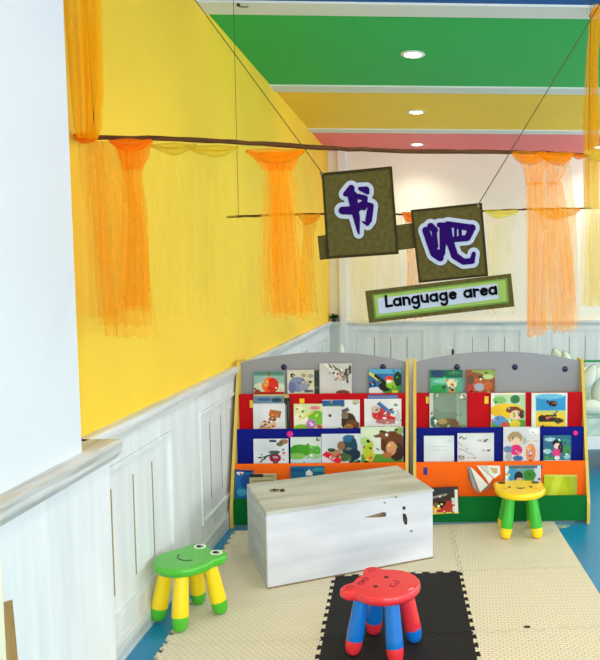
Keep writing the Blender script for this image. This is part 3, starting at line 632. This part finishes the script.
book('picture_book', 'crumpled dark comic book hanging over the green board beside the box', (431, 487, 459, 513), YG - .016, (66, 50, 44),
     [e(.5, .85, .6, .12, (50, 56, 60)), r(.3, .68, .3, .04, (150, 150, 140), .2), e(.15, .15, .2, .2, (230, 190, 40)), e(.4, .1, .2, .1, (220, 50, 40)), r(.82, .3, .06, .3, (220, 220, 210), .05), e(.62, .25, .16, .25, (190, 60, 40)), e(.35, .4, .2, .1, (30, 30, 34)), e(.2, .35, .1, .1, (120, 90, 40)), r(.92, .4, .06, .5, (236, 236, 230)), r(.5, .04, .5, .03, (230, 210, 70))], group=GL, lean=-.03, rot=-.03, th=.006)
# open fanned magazine
tm = thing('open_magazine', 'white open magazine fanned out and slumped on the orange tier, left of the yellow stool', 'book', tuple(onY(484, 492, YG - .02)))
off = onY(484, 492, YG - .02)
def leafq(name, pts, Ys, m):
    bm = bmesh.new(); q = [onY(468 + (x - 320) / 6, 465 + (y - 265) / 6, Yp) - off for (x, y), Yp in zip(pts, Ys)]
    prism(bm, q, Vector((0, .0012, 0))); link(name, bm, m, tm)
wp = mat('magazine_paper', S(226, 230, 232), .5); gp = mat('magazine_grey', S(130, 140, 136), .5); tp_ = mat('magazine_tan', S(196, 170, 110), .5)
leafq('cover', [(318, 268), (336, 280), (384, 434), (350, 400), (322, 350)], [YO - .01, YO - .012, YG - .03, YG - .02, YO - .01], gp)
leafq('page', [(334, 275), (352, 290), (440, 385), (392, 430)], [YO - .016, YO - .02, YG - .04, YG - .035], wp)
leafq('page', [(372, 268), (384, 270), (470, 345), (446, 378), (430, 350)], [YO - .018, YO - .018, YG - .035, YG - .04, YG - .02], wp)
leafq('page', [(440, 268), (512, 270), (514, 318), (480, 345), (450, 320)], [YO - .008, YO - .008, YO - .01, YO - .014, YO - .012], wp)
leafq('page', [(385, 268), (440, 268), (450, 322), (476, 346)], [YO - .010, YO - .010, YO - .014, YO - .02], mat('magazine_pale', S(196, 204, 190), .5))
leafq('page', [(450, 280), (496, 284), (500, 312), (476, 318)], [YO - .0105, YO - .0105, YO - .0125, YO - .0145], tp_)
leafq('page', [(340, 392), (384, 436), (450, 400), (462, 376), (440, 388), (392, 432)], [YO - .01] * 6, gp)

# ------------------------------------------------------------------ hanging sign
YS = 2.50
# (main stick sits just behind at Y = 2.54)
t = bpy.data.objects.new('hanging_sign', None); C.objects.link(t); SO = onY(418, 245, YS); t.location = SO
tag(t, 'hanging sign of tilted olive boards with purple characters and the words Language area', 'sign')
def sp_(x, y, Y=YS): return onY(x, y, Y) - SO
def board(name, pts, Y, d, m):
    bm = bmesh.new(); prism(bm, [sp_(x, y, Y) for x, y in pts], Vector((0, d, 0))); return link(name, bm, m, t)
def rimmed(name, pts, Y, d, w=1.8):
    o = board(name, pts, Y, d, olive)
    c = (sum(p[0] for p in pts) / 4, sum(p[1] for p in pts) / 4)
    bm = bmesh.new()
    for i in range(4):
        a, b = pts[i], pts[(i + 1) % 4]
        ia = (a[0] + (c[0] - a[0]) * .06, a[1] + (c[1] - a[1]) * .06); ib = (b[0] + (c[0] - b[0]) * .06, b[1] + (c[1] - b[1]) * .06)
        prism(bm, [sp_(x, y, Y - .003) for x, y in (a, b, ib, ia)], Vector((0, .006, 0)))
    link('edge_binding', bm, olive_dark, o); return o
board('crossbar', [(317.5, 236), (416, 222.5), (416, 248), (319.8, 260)], YS + .014, .012, olive)
B1 = rimmed('character_board', [(321.5, 173), (391.8, 166.2), (398.6, 254), (327, 259)], YS, .012)
B2 = rimmed('character_board', [(410.6, 210), (482, 202.7), (488.2, 276), (418.8, 283)], YS - .002, .012)
B3 = board('caption_board', [(365, 291), (511, 273.5), (514.5, 306.5), (369, 323)], YS - .014, .012, olive)
def inset(name, pts, Y, m, par):
    bm = bmesh.new(); prism(bm, [sp_(x, y, Y) for x, y in pts], Vector((0, .003, 0))); return link(name, bm, m, par)
def z4(x, y): return (300 + x / 2.6087, 150 + y / 2.6087)
inset('green_border', [z4(*p) for p in ((189, 377), (541, 334), (545, 398), (195, 441))], YS - .016, lime, B3)
inset('pale_border', [z4(*p) for p in ((194, 380), (536, 339), (539, 394), (199, 435))], YS - .0165, lime2, B3)
inset('caption_panel', [z4(*p) for p in ((202, 387), (515, 348), (518, 388), (206, 428))], YS - .0175, sign_white, B3)
def caps(bm, a, b, wa, wb, Y, d, n=10):
    """tapered capsule in the picture plane Y, given as local x,z"""
    a = Vector(a); b = Vector(b); v = b - a; an = atan2(v.y, v.x); pts = []
    for k in range(n + 1): q = an + pi / 2 + pi * k / n; pts.append((a.x + wa * cos(q), a.y + wa * sin(q)))
    for k in range(n + 1): q = an - pi / 2 + pi * k / n; pts.append((b.x + wb * cos(q), b.y + wb * sin(q)))
    prism(bm, [Vector((x, Y, z)) for x, z in pts], Vector((0, d, 0)))
def strokes(name, segs, org, sc, m, par, Yp, grow=0, d=.003):
    bm = bmesh.new(); k = 0; s = (sp_(401, 245, YS).x - sp_(400, 245, YS).x)
    for (ax, ay, wa, bx_, by, wb) in segs:
        A = sp_(org[0] + ax / sc, org[1] + ay / sc, YS + Yp); B = sp_(org[0] + bx_ / sc, org[1] + by / sc, YS + Yp)
        caps(bm, (A.x, A.z), (B.x, B.z), (wa / 2 / sc + grow) * s, (wb / 2 / sc + grow) * s, Yp - k * .00002, d); k += 1
    return link(name, bm, m, par)
shu = [(212, 205, 28, 248, 168, 38), (248, 168, 38, 245, 215, 40), (225, 205, 30, 330, 228, 34), (300, 172, 24, 335, 180, 44), (300, 172, 24, 345, 195, 24),
       (255, 215, 60, 262, 265, 50), (195, 303, 46, 262, 302, 52), (262, 300, 50, 325, 262, 40), (262, 265, 50, 280, 350, 40), (280, 350, 40, 292, 440, 12),
       (330, 230, 34, 322, 285, 34), (322, 262, 30, 365, 275, 34), (365, 275, 36, 352, 360, 40), (352, 360, 40, 345, 385, 22), (345, 385, 22, 316, 370, 10)]
strokes('character_backing', shu, (310, 160), 6, sign_white, B1, -.006, 4.2)
strokes('painted_character', shu, (310, 160), 6, purple, B1, -.009, 0)
ba = [(122, 190, 34, 160, 300, 34), (145, 172, 34, 165, 190, 30), (160, 180, 24, 168, 265, 26), (205, 185, 38, 200, 300, 26), (160, 300, 34, 190, 320, 34), (185, 165, 24, 215, 170, 34), (165, 290, 30, 200, 300, 26),
      (225, 165, 34, 235, 250, 36), (225, 160, 26, 340, 180, 34), (340, 178, 34, 318, 226, 30), (240, 235, 26, 318, 226, 30), (283, 175, 16, 285, 222, 16), (262, 180, 14, 262, 228, 14),
      (235, 240, 36, 258, 310, 34), (258, 310, 34, 300, 338, 30), (300, 338, 30, 340, 335, 28), (340, 335, 26, 348, 300, 20)]
strokes('character_backing', ba, (400, 190), 4.717, sign_white, B2, -.008, 4.0)
strokes('painted_character', ba, (400, 190), 4.717, purple, B2, -.011, 0)
# caption lettering
def A_(cx, cy, r_, a0, a1, n=12): return arc(cx, cy, r_, a0, a1, n)
G = {
 'L': ([[(.05, 1.45), (.0, .05), (.75, .08)]], 1.05),
 'a': ([A_(.42, .46, .42, 50, 410, 16), [(.86, .95), (.88, .02)]], 1.3),
 'n': ([[(.0, .95), (.02, .0)], [(.02, .5)] + A_(.38, .55, .36, 150, 0, 8) + [(.76, .0)]], 1.15),
 'g': ([A_(.42, .46, .42, 50, 410, 16), [(.86, .95), (.86, -.2)] + A_(.46, -.22, .4, 0, -150, 8)], 1.3),
 'u': ([[(.0, .95), (.02, .45)] + A_(.38, .42, .36, 190, 360, 8) + [(.76, .95)], [(.76, .95), (.78, .0)]], 1.18),
 'e': ([[(.05, .45), (.78, .55)] + A_(.42, .47, .40, 15, 320, 14)], 1.15),
 'r': ([[(.0, .95), (.02, .0)], [(.02, .5)] + A_(.36, .52, .34, 160, 50, 6)], .92),
 ' ': ([], .85)}
p0 = z4(226, 409); p1 = z4(513, 375); word = 'Language area'
tot = sum(G[c][1] for c in word) - .4; dx = (p1[0] - p0[0]); dy = (p1[1] - p0[1]); sx_ = sqrt(dx * dx + dy * dy) / tot; ux, uy = dx / tot, dy / tot
cur = 0; kk = 0; spx = (sp_(401, 245, YS).x - sp_(400, 245, YS).x)
for ch in word:
    bm = bmesh.new()
    for pl in G[ch][0]:
        for (a, b) in zip(pl, pl[1:]):
            def gp_(q):
                # glyph unit -> picture plane, x along the baseline, y up at right angles
                X_ = p0[0] + ux * (cur + q[0]) + uy * q[1] * 1.0; Y_ = p0[1] + uy * (cur + q[0]) - ux * q[1] * 1.0
                v = sp_(X_, Y_, YS - .02); return (v.x, v.z)
            caps(bm, gp_(a), gp_(b), sx_ * .17 * spx, sx_ * .17 * spx, -.0195 - kk * .00001, .002, 5); kk += 1
    cur += G[ch][1]
    if ch == ' ': bm.free()
    else: link('letter', bm, black_ink, B3)
# the two cords up to the ceiling
def cord_top(a, b, Y):
    A = onY(*a, Y); B = onY(*b, Y); k = (ZC - A.z) / (B.z - A.z); return A + (B - A) * k
for a, b in (((321.5, 172), (195, 0)), ((478, 205), (560, 70))):
    top = cord_top(a, b, YS - .008); bm = bmesh.new(); A = onY(*a, YS - .008); tube(bm, [A - SO - Vector((0, 0, .02)), A - SO, top - SO], .0016, 6); link('cord', bm, wire_m, t)
    bm = bmesh.new(); lathe(bm, [(0, -.006), (.005, -.005), (.006, 0), (.004, .006), (0, .007)], A - SO + Vector((0, -.001, -.004))); link('knot', bm, twine, t)

# ------------------------------------------------------------------ sticks
def stick(name, label, pts, r0, cat='stick', kn=.25, n=40, parent=None):
    rnd = random.Random(3); P = []; R = []
    a, b = Vector(pts[0]), Vector(pts[1])
    for k in range(n + 1):
        u = k / n; p = a.lerp(b, u); p.z += .006 * sin(u * 9) + .002 * rnd.uniform(-1, 1); p.y += .003 * sin(u * 7)
        P.append(p - a); R.append(r0 * (1 - kn * u) * (1 + .12 * rnd.uniform(-1, 1)))
    bm = bmesh.new(); tube(bm, P, R, 10); o = link(name, bm, stick_m, None, True); o.location = a; return tag(o, label, cat)
SA = Vector((-1.198, 2.545, onX(75, 137, -1.2).z)); SB = onY(640, 158.5, 2.545)
branch = stick('wooden_branch', 'long thin brown branch hung across the front, carrying the orange fabric', (SA, SB), .0085)
YK = 3.80
KA = onY(227, 217, YK); KB = onY(591, 209, YK)
rod = stick('wooden_rod', 'thin dark rod hanging farther back behind the signs', (KA, KB), .006)
# cords of the rear rod
for px in (238.5, 588):
    A = onY(px, 216.6 if px < 300 else 209, YK); bm = bmesh.new(); X_ = A.x; 
    tube(bm, [A - A, Vector((0, 0, ZC - .0 - A.z))], .0013, 6)
    o = link('hanging_cord', bm, wire_m, rod); o.location = A - rod.location
A = onY(238.5, 3, 3.9); bm = bmesh.new(); tube(bm, [Vector((0, 0, 0)), Vector((.025, 0, -.004)), Vector((.05, 0, -.002))], .003, 6); lathe(bm, [(.0, 0), (.009, 0), (.009, -.012), (0, -.014)], (0, 0, .012))
o = link('ceiling_hook', bm, mat('dark_metal', S(50, 50, 46), .4)); o.location = (A.x, YK + .02, ZC - .024); 
o.location = (onY(238.5, 216, YK).x, YK + .095, ZC - .024); tag(o, 'small dark hook on the white ceiling beam above the rear rod', 'hook')

# ------------------------------------------------------------------ tulle drapes
def sheet(bm, rows, Y, amp, pleats, phase, mi=0, nu=44, nv=26, ragged=4, seed=1, yoff=0, sharp=1.0):
    """rows: (py, pxL, pxR) from top to bottom in the plane Y; cloth with pleats in depth"""
    rnd = random.Random(seed); rag = [rnd.uniform(-1, 1) for _ in range(nu + 1)]
    for _ in range(2): rag = [(rag[max(i - 1, 0)] + rag[i] + rag[min(i + 1, nu)]) / 3 for i in range(nu + 1)]
    def at(v):
        f = v * (len(rows) - 1); i = min(int(f), len(rows) - 2); w = f - i; a, b = rows[i], rows[i + 1]; w = w * w * (3 - 2 * w) if False else w
        return [a[q] + (b[q] - a[q]) * w for q in range(3)]
    G_ = []
    for j in range(nv + 1):
        v = j / nv; py, xl, xr = at(v); row = []
        for i in range(nu + 1):
            u = i / nu
            uu = u + .012 * sin(2 * pi * (u * pleats * .5 + v * .7) + phase)
            px = xl + (xr - xl) * min(1, max(0, uu)) + (v ** 2) * 1.2 * sin(phase * 3 + v * 5)
            p = onY(px, py + ragged * rag[i] * v ** 3, Y)
            p.y += yoff + .6 * amp * (.35 + .65 * v) * (sin(2 * pi * pleats * u + phase + v * 1.3) + .35 * sin(2 * pi * pleats * 2.3 * u + phase * 2 - v * 2))
            row.append(bm.verts.new(p))
        G_.append(row)
    for j in range(nv):
        for i in range(nu): bm.faces.new((G_[j][i], G_[j][i + 1], G_[j + 1][i + 1], G_[j + 1][i])).material_index = mi
def swag(bm, cx0, cx1, yt, yb, Y, mi, seed=0, rad=.016, n=26, folds=3):
    """gathered fabric hanging as a sagging bundle wrapped round the rod"""
    rnd = random.Random(seed)
    for f in range(folds):
        pts = []; R = []
        for k in range(n + 1):
            u = k / n; px = cx0 + (cx1 - cx0) * u; sag = (yb - yt) * (.25 + .75 * f / max(1, folds - 1))
            py = yt + 4 * sag * u * (1 - u) * .75 + .5 * sin(u * 9 + f * 2 + seed)
            p = onY(px, py, Y - .012 - .004 * f); pts.append(p); R.append(rad * (.35 + .75 * sin(pi * u)) * (1 + .10 * sin(u * 11 + f + seed)))
        tube(bm, pts, R, 10, mi)
def drape(name, label, mats, group='tulle drapes'):
    bm = bmesh.new()
    def done(origin):
        o = link(name, bm, mats, None, 'full')
        for v in o.data.vertices: v.co -= origin
        o.location = origin; tag(o, label, 'drape', group); return o
    return bm, done
Y1 = 2.545
# left ribbon falling from the ceiling to the front branch
bm, done = drape('tulle_ribbon', 'gold-orange tulle ribbon hanging from the ceiling to the left end of the branch', [sh_gold, sh_orange_dk])
yt = -150
sheet(bm, [(yt, 52, 94), (-60, 58, 97), (20, 64, 99), (90, 70, 101), (125, 74, 99), (138, 77, 96)], 2.47, .012, 4, .3, 0, ragged=0)
sheet(bm, [(yt, 70, 96), (-60, 74, 98), (20, 78, 99), (90, 81, 100), (125, 82, 98), (138, 82, 94)], 2.47, .010, 3, 1.3, 0, ragged=0, yoff=.02)
swag(bm, 74, 98, 135, 142, 2.53, 1, 4, .011, folds=2)
done(onY(86, 0, 2.47))
bm = bmesh.new(); A = onY(95, 137, 2.475); Bq = onY(84, -30, 2.475); Bq = A + (Bq - A) * ((ZC - A.z) / (Bq.z - A.z)); tube(bm, [Vector((0, 0, 0)), Bq - A], .0014, 6); o = link('hanging_cord', bm, wire_m, branch); o.location = A - branch.location
# drape 1 below the branch at left
bm, done = drape('tulle_drape', 'wide orange tulle drape at the left end of the branch, deepest orange at its knot', [sh_orange, sh_orange_lt, sh_orange_dk])
sheet(bm, [(141, 90, 116), (165, 95, 128), (200, 97, 138), (250, 98, 146), (300, 102, 152), (337, 104, 158)], Y1, .016, 5, .4, 1, seed=3)
sheet(bm, [(150, 118, 146), (175, 122, 142), (220, 122, 148), (270, 121, 150), (311, 119, 154)], Y1 - .03, .014, 4, 2.0, 0, seed=5)
sheet(bm, [(150, 122, 146), (175, 126, 142), (220, 129, 146), (270, 126, 150), (306, 124, 148)], Y1 - .015, .012, 4, 4.0, 0, seed=6)
sheet(bm, [(141, 84, 124), (170, 86, 134), (220, 92, 142), (280, 94, 148), (326, 98, 152)], Y1 + .035, .012, 6, 1.4, 1, seed=18)
sheet(bm, [(141, 78, 104), (200, 84, 106), (260, 88, 110), (318, 90, 118)], Y1 + .02, .01, 4, 4.4, 1, seed=8)
sheet(bm, [(141, 112, 152), (158, 118, 148), (170, 124, 142)], Y1 - .02, .008, 4, 0, 2, nv=8, ragged=0, seed=4)
swag(bm, 110, 152, 141, 151, Y1, 2, 2, .013, folds=2)
done(onY(125, 150, Y1))
# drape 2: olive-yellow swag
bm, done = drape('tulle_drape', 'pale yellow tulle twisted round the branch, between the two left orange drapes', [sh_yellow, sh_yellow_dk])
swag(bm, 150, 196, 145, 153, Y1, 1, 1, .011, folds=2); swag(bm, 188, 238, 147, 156, Y1, 1, 6, .010, folds=2)
sheet(bm, [(146, 152, 176), (175, 158, 182), (230, 158, 186), (313, 150, 190)], Y1 + .01, .014, 4, 2.2, 0, seed=9)
sheet(bm, [(150, 186, 236), (200, 190, 236), (260, 192, 240), (318, 190, 244)], Y1 + .02, .014, 6, 1.2, 0, seed=10)
done(onY(190, 150, Y1))
# drape 3: orange, in front of the yellow wall corner
bm, done = drape('tulle_drape', 'orange tulle drape with a wide gathered top, just left of the signs', [sh_orange, sh_orange_lt, sh_orange_dk])
swag(bm, 246, 304, 151, 163, Y1, 0, 3, .014, folds=3)
sheet(bm, [(152, 248, 302), (160, 254, 298), (170, 264, 294)], Y1 - .02, .008, 5, 0, 2, nv=8, ragged=0, seed=14)
sheet(bm, [(165, 266, 292), (200, 268, 294), (240, 268, 298), (280, 268, 304), (318, 272, 308)], Y1 - .02, .016, 5, .7, 0, seed=11)
sheet(bm, [(165, 264, 294), (200, 262, 302), (240, 260, 308), (280, 260, 310), (314, 262, 312)], Y1 + .01, .016, 6, 2.7, 1, seed=12)
sheet(bm, [(165, 270, 286), (200, 272, 290), (260, 272, 296), (312, 276, 298)], Y1 - .005, .01, 3, 3.7, 0, seed=13)
done(onY(280, 160, Y1))
# drape 4: small, on the rear rod
bm, done = drape('tulle_drape', 'small orange tulle drape knotted on the rear rod, left of the sign characters', [sh_orange, sh_orange_dk])
swag(bm, 298, 320, 215, 224, YK, 0, 3, .014, folds=2)
sheet(bm, [(216, 300, 319), (232, 303, 314), (270, 301, 315), (312, 298, 317)], YK, .012, 3, .7, 0, seed=21)
done(onY(309, 218, YK))
bm, done = drape('tulle_drape', 'very pale yellow tulle hanging from the rear rod, below the first character board', [sh_yellow])
sheet(bm, [(214, 344, 404), (250, 346, 400), (290, 346, 402), (324, 344, 404)], YK, .02, 7, .7, 0, seed=22)
done(onY(372, 214, YK))
bm, done = drape('tulle_drape', 'narrow orange tulle drape on the rear rod, seen between the two character boards', [sh_orange, sh_orange_dk])
swag(bm, 402, 422, 213, 222, YK, 1, 3, .012, folds=2)
sheet(bm, [(214, 403, 421), (232, 406, 419), (270, 408, 420), (318, 404, 424)], YK, .012, 3, .7, 0, seed=23)
done(onY(412, 215, YK))
bm, done = drape('tulle_drape', 'pale yellow tulle drape on the rear rod, right of the second character board', [sh_yellow, sheer('lemon_tulle', S(244, 230, 70), .45)])
swag(bm, 484, 518, 211, 217, YK, 1, 3, .012, folds=2)
sheet(bm, [(212, 486, 517), (235, 488, 512), (270, 488, 514), (312, 486, 516)], YK, .014, 5, .7, 0, seed=24)
done(onY(500, 213, YK))
bm, done = drape('tulle_drape', 'long orange tulle drape on the branch, right of the signs', [sh_orange, sh_orange_lt, sh_orange_dk])
swag(bm, 512, 546, 153, 164, Y1, 0, 3, .013, folds=3); swag(bm, 540, 574, 154, 163, Y1, 0, 5, .013, folds=3)
sheet(bm, [(154, 514, 548), (168, 522, 546), (185, 528, 543)], Y1 - .02, .01, 4, 0, 0, nv=8, ragged=0, seed=31)
sheet(bm, [(154, 542, 574), (168, 546, 566), (185, 548, 560)], Y1 - .02, .01, 4, 0, 0, nv=8, ragged=0, seed=32)
sheet(bm, [(182, 527, 545), (215, 528, 546), (260, 528, 548), (300, 528, 546), (336, 526, 546)], Y1 - .02, .014, 3, .7, 0, seed=33)
sheet(bm, [(182, 546, 562), (215, 546, 568), (260, 548, 572), (300, 550, 576), (332, 554, 574)], Y1 - .02, .014, 4, 1.7, 0, seed=34)
sheet(bm, [(160, 524, 570), (215, 526, 576), (270, 527, 578), (326, 526, 580)], Y1 + .01, .016, 7, 2.7, 1, seed=35)
done(onY(545, 158, Y1))
bm, done = drape('tulle_drape', 'orange tulle drape on the rear rod, near its right end', [sh_orange, sh_orange_lt])
swag(bm, 534, 580, 209, 219, YK, 0, 3, .014, folds=2)
sheet(bm, [(210, 538, 578), (235, 544, 572), (280, 542, 576), (330, 540, 578)], YK, .014, 5, .7, 1, seed=25)
done(onY(556, 212, YK))
bm, done = drape('tulle_drape', 'sheer yellow tulle drape at the right end of the branch, at the photo edge', [sh_yellow, sheer('buttery_tulle', S(248, 222, 90), .3), sh_orange_dk])
swag(bm, 584, 626, 152, 160, Y1, 1, 3, .015, folds=3); swag(bm, 570, 588, 155, 161, Y1, 2, 3, .008, folds=1)
sheet(bm, [(154, 588, 624), (200, 587, 628), (250, 585, 630), (306, 584, 634)], Y1 + .05, .02, 7, 1.7, 1, seed=43)
sheet(bm, [(154, 586, 624), (200, 584, 628), (250, 582, 630), (306, 580, 634)], Y1, .02, 6, .7, 0, seed=41)
sheet(bm, [(154, 590, 624), (200, 592, 628), (250, 588, 630), (300, 590, 634)], Y1 + .03, .02, 6, 2.7, 0, seed=42)
done(onY(600, 156, Y1))
bm, done = drape('tulle_ribbon', 'gold-orange tulle ribbon hanging from the white beam down to the rear rod, at the right', [sh_gold, sh_orange_dk, sh_orange_lt])
sheet(bm, [(4, 594, 604), (22, 589, 601), (60, 586, 598), (110, 584, 599), (160, 584, 600), (209, 584, 600)], YK + .05, .012, 3, .3, 0, ragged=0)
sheet(bm, [(4, 596, 604), (22, 591, 601), (60, 588, 598), (110, 588, 599), (160, 586, 600), (209, 584, 600)], YK + .09, .012, 3, 2.3, 0, ragged=0)
tube(bm, [onY(590, 17, YK + .1), onY(596, 11, YK + .1), onY(603, 6, YK + .1)], [.01, .018, .014], 10, 1)
done(onY(592, 20, YK + .07))

bm = bmesh.new(); A = onY(632, 158, 2.545); tube(bm, [Vector((0, 0, 0)), Vector((0, 0, ZC - A.z))], .0014, 6); o = link('hanging_cord', bm, wire_m, branch); o.location = A - branch.location

# ------------------------------------------------------------------ far corner things
t = thing('potted_plant', 'tiny dark green leafy plant on top of the far corner pier', 'plant', (XL + .06, YB - .08, .9))
bm = bmesh.new(); lathe(bm, [(0, 0), (.025, 0), (.032, .03), (.028, .03), (0, .025)]); link('pot', bm, mat('dark_pot', S(40, 60, 44), .6), t, True)
bm = bmesh.new(); rnd = random.Random(2)
for k in range(46):
    a = rnd.uniform(0, 2 * pi); el = rnd.uniform(.0, 1.2); L_ = rnd.uniform(.06, .1); d = Vector((cos(a) * cos(el), sin(a) * cos(el), sin(el) * .7)); s = Vector((-sin(a), cos(a), 0)) * .02; o0 = Vector((0, 0, .035))
    v = [bm.verts.new(o0 + q) for q in (d * .005, d * L_ * .55 + s, d * L_, d * L_ * .55 - s)]; bm.faces.new(v)
link('leaves', bm, leaf_m, t)
def cone_thing(px0, px1, py0, Y, name, label, cat):
    a = onY(px0, py0, Y); b = onY(px1, py0, Y); w = (b.x - a.x) / 2; t = thing(name, label, cat, ((a.x + b.x) / 2, Y, 0)); h = a.z
    bm = bmesh.new(); lathe(bm, [(0, 0), (.16, 0), (.16, .015), (.02, .02), (.018, h - .16), (w * 1.1, h - .15), (w * .9, h - .08), (w * .35, h), (0, h)]); return link('stand', bm, metal_white, t, True)
cone_thing(337.5, 345, 344, 6.6, 'white_stand', 'small white pointed stand peeping over the left bookcase', 'stand')
t = thing('cot_post', 'small white post with a dark side peeping up between the two bookcases', 'post', (onY(450, 348, 6.2).x, 6.2, 0))
h = onY(450, 347, 6.2).z; boxo('post', (-.03, -.02, 0), (.012, .02, h), metal_white, t, .004); boxo('dark_side', (.0125, -.02, .4), (.035, .02, h - .02), mat('dark_slate', S(50, 70, 66), .5), t, .003)

# child's cot with a heap of leaf-white cushions at the right
cx0 = onY(577, 440, 5.2).x
t = thing('childs_cot', 'low white cot with pale patterned mattress behind the right bookcase', 'bed', (cx0, 5.2, 0))
zt = onY(595, 437, 5.2).z; zb = onY(595, 449.5, 5.2).z; LW = 1.9
bm = bmesh.new(); box(bm, (0, 0, zb), (LW, .03, zt)); bev(bm, .004); link('side_rail', bm, metal_white, t, True)
bm = bmesh.new(); box(bm, (0, .67, zb), (LW, .7, zt)); bev(bm, .004); link('side_rail', bm, metal_white, t, True)
for q in (0, LW - .04):
    bm = bmesh.new(); box(bm, (q, .03, zb), (q + .03, .67, zt)); link('end_rail', bm, metal_white, t)
for q in (.42, 1.0, LW - .05):
    for w in (.03, .63): boxo('leg', (q, w, 0), (q + .04, w + .04, zb + .01), metal_white, t, .003)
quilt = mat('pale_quilt', S(206, 222, 210), .8, .2, .4, (22, 22, 22), S(160, 196, 184))
zm = onY(595, 414, 5.2).z
bm = bmesh.new(); box(bm, (.03, .035, zt - .06), (LW - .04, .665, zm)); bev(bm, .04, 4); link('mattress', bm, quilt, t, True)
cush = mat('cushion_white', S(226, 232, 216), .8, .2, .15, (8, 8, 8)); cush_e = mat('cushion_teal', S(150, 186, 172), .8, .2)
def cushion(px, py, Y, rx, ry, rz_, rot, label):
    c = onY(px, py, Y); t = thing('cushion', label, 'cushion', c, 0, 'petal-shaped cushions heaped on the cot'); t.rotation_euler = (0, rot, 0)
    bm = bmesh.new(); bmesh.ops.create_uvsphere(bm, u_segments=28, v_segments=16, radius=1)
    for v in bm.verts:
        x, y, z = v.co; k = 1 - .35 * max(0, z) ; v.co = Vector((x * rx * k, y * ry, z * rz_))
    link('pad', bm, cush, t, 'full')
    bm = bmesh.new(); pts = []
    for k in range(33):
        a = 2 * pi * k / 32; z = sin(a); pts.append(Vector((cos(a) * rx * (1 - .35 * max(0, z)) * 1.01, 0, z * rz_ * 1.01)))
    tube(bm, pts, .007, 6, cap=False); link('piping', bm, cush_e, t, 'full')
cushion(589, 377, 5.32, .05, .05, .10, .45, 'white petal-shaped cushion leaning left on top of the cot heap')
cushion(583, 388, 5.48, .055, .06, .13, -.25, 'white petal-shaped cushion tucked against the bookcase side')
cushion(601, 391, 5.36, .07, .06, .10, .1, 'large white cushion at the right photo edge of the cot heap')
cushion(592, 407, 5.27, .13, .05, .055, .05, 'low white cushion at the bottom of the cot heap')
cushion(558, 359, 6.3, .055, .05, .10, -.35, 'white petal cushion peeping over the right bookcase, left one of the pair')
cushion(567, 361, 6.16, .045, .05, .09, -.3, 'white petal cushion peeping over the right bookcase, right one of the pair')
cushion(549, 364, 6.46, .06, .05, .08, .9, 'low white cushion peeping over the right bookcase beside the petal pair')
cx1 = onY(545, 400, 6.4).x
t = thing('storage_bench', 'pale bench standing far behind the right bookcase under the petal cushions', 'bench', (cx1, 6.2, 0))
hb = onY(560, 372, 6.3).z
boxo('bench_top', (0, 0, hb - .04), (.6, .4, hb), metal_white, t, .004)
for q in (.01, .55):
    for w in (.01, .35): boxo('leg', (q, w, 0), (q + .04, w + .04, hb - .04), metal_white, t)
t = thing('green_bed_rail', 'dark green two-bar bed rail seen above the cushions at the right', 'rail', (onY(580, 361, 7.2).x, 7.2, 0))
z1 = onY(590, 361, 7.2).z; z2 = onY(595, 368, 7.2).z
for z, xs in ((z1, 0), (z2, .1)):
    bm = bmesh.new(); tube(bm, [Vector((xs, 0, z)), Vector((xs + 1.4, 0, z))], .011, 8); link('bar', bm, metal_green, t, True)
for q in (.7, 1.4):
    bm = bmesh.new(); tube(bm, [Vector((q, 0, 0)), Vector((q, 0, z1))], .014, 8); link('post', bm, metal_green, t, True)
# scrap on the floor by the bookcase
bm = bmesh.new(); c = onZ(556, 527, .001); pts = [Vector((cos(a) * .05 * (1 + .25 * sin(3 * a)), sin(a) * .03 * (1 + .2 * cos(5 * a)), .001)) for a in [2 * pi * k / 16 for k in range(16)]]
prism(bm, pts, Vector((0, 0, .001))); o = link('paper_scrap', bm, mat('scrap', S(180, 190, 150), .8, .2, .5, (60, 60, 60), S(90, 150, 160))); o.location = (c.x + .03, 4.10, 0.0); tag(o, 'small pale worn scrap stuck to the blue floor at the right bookcase foot', 'scrap')
bm = bmesh.new(); pts = [Vector((cos(a) * .014, sin(a) * .010, 0)) for a in [2 * pi * k / 12 for k in range(12)]]
prism(bm, pts, Vector((0, 0, .0015))); o = link('dark_crumb', bm, dark_hole); c = onZ(527, 627, .012); o.location = (c.x, c.y, .0122); tag(o, 'small dark crumb on the beige tile seam at lower right', 'crumb')

# ------------------------------------------------------------------ light
w = bpy.data.worlds.new('sky'); scene.world = w; w.use_nodes = True
bg = w.node_tree.nodes['Background']; bg.inputs[0].default_value = (.86, .93, 1, 1); bg.inputs[1].default_value = 1.7
def win_light(loc_, rot, sx, sy, e_, col=(.95, .98, 1)):
    l = bpy.data.lights.new('window_daylight', 'AREA'); l.shape = 'RECTANGLE'; l.size = sx; l.size_y = sy; l.energy = e_; l.color = col
    o = bpy.data.objects.new('window_daylight', l); C.objects.link(o); o.location = loc_; o.rotation_euler = rot
for y, s in ((.3, 2.4), (3.4, 2.4), (6.6, 2.6)): win_light((XR + .1, y, 1.7), (0, pi / 2, 0), 1.8, s, 68)
for x, s in ((.5, 2.2), (3.2, 2.0)): win_light((x, YN - .1, 1.7), (pi / 2, 0, 0), s, 1.8, 125)
vs = scene.view_settings; vs.view_transform = 'Standard'; vs.look = 'None'; vs.gamma = 1; vs.exposure = -.33; vs.use_curve_mapping = False
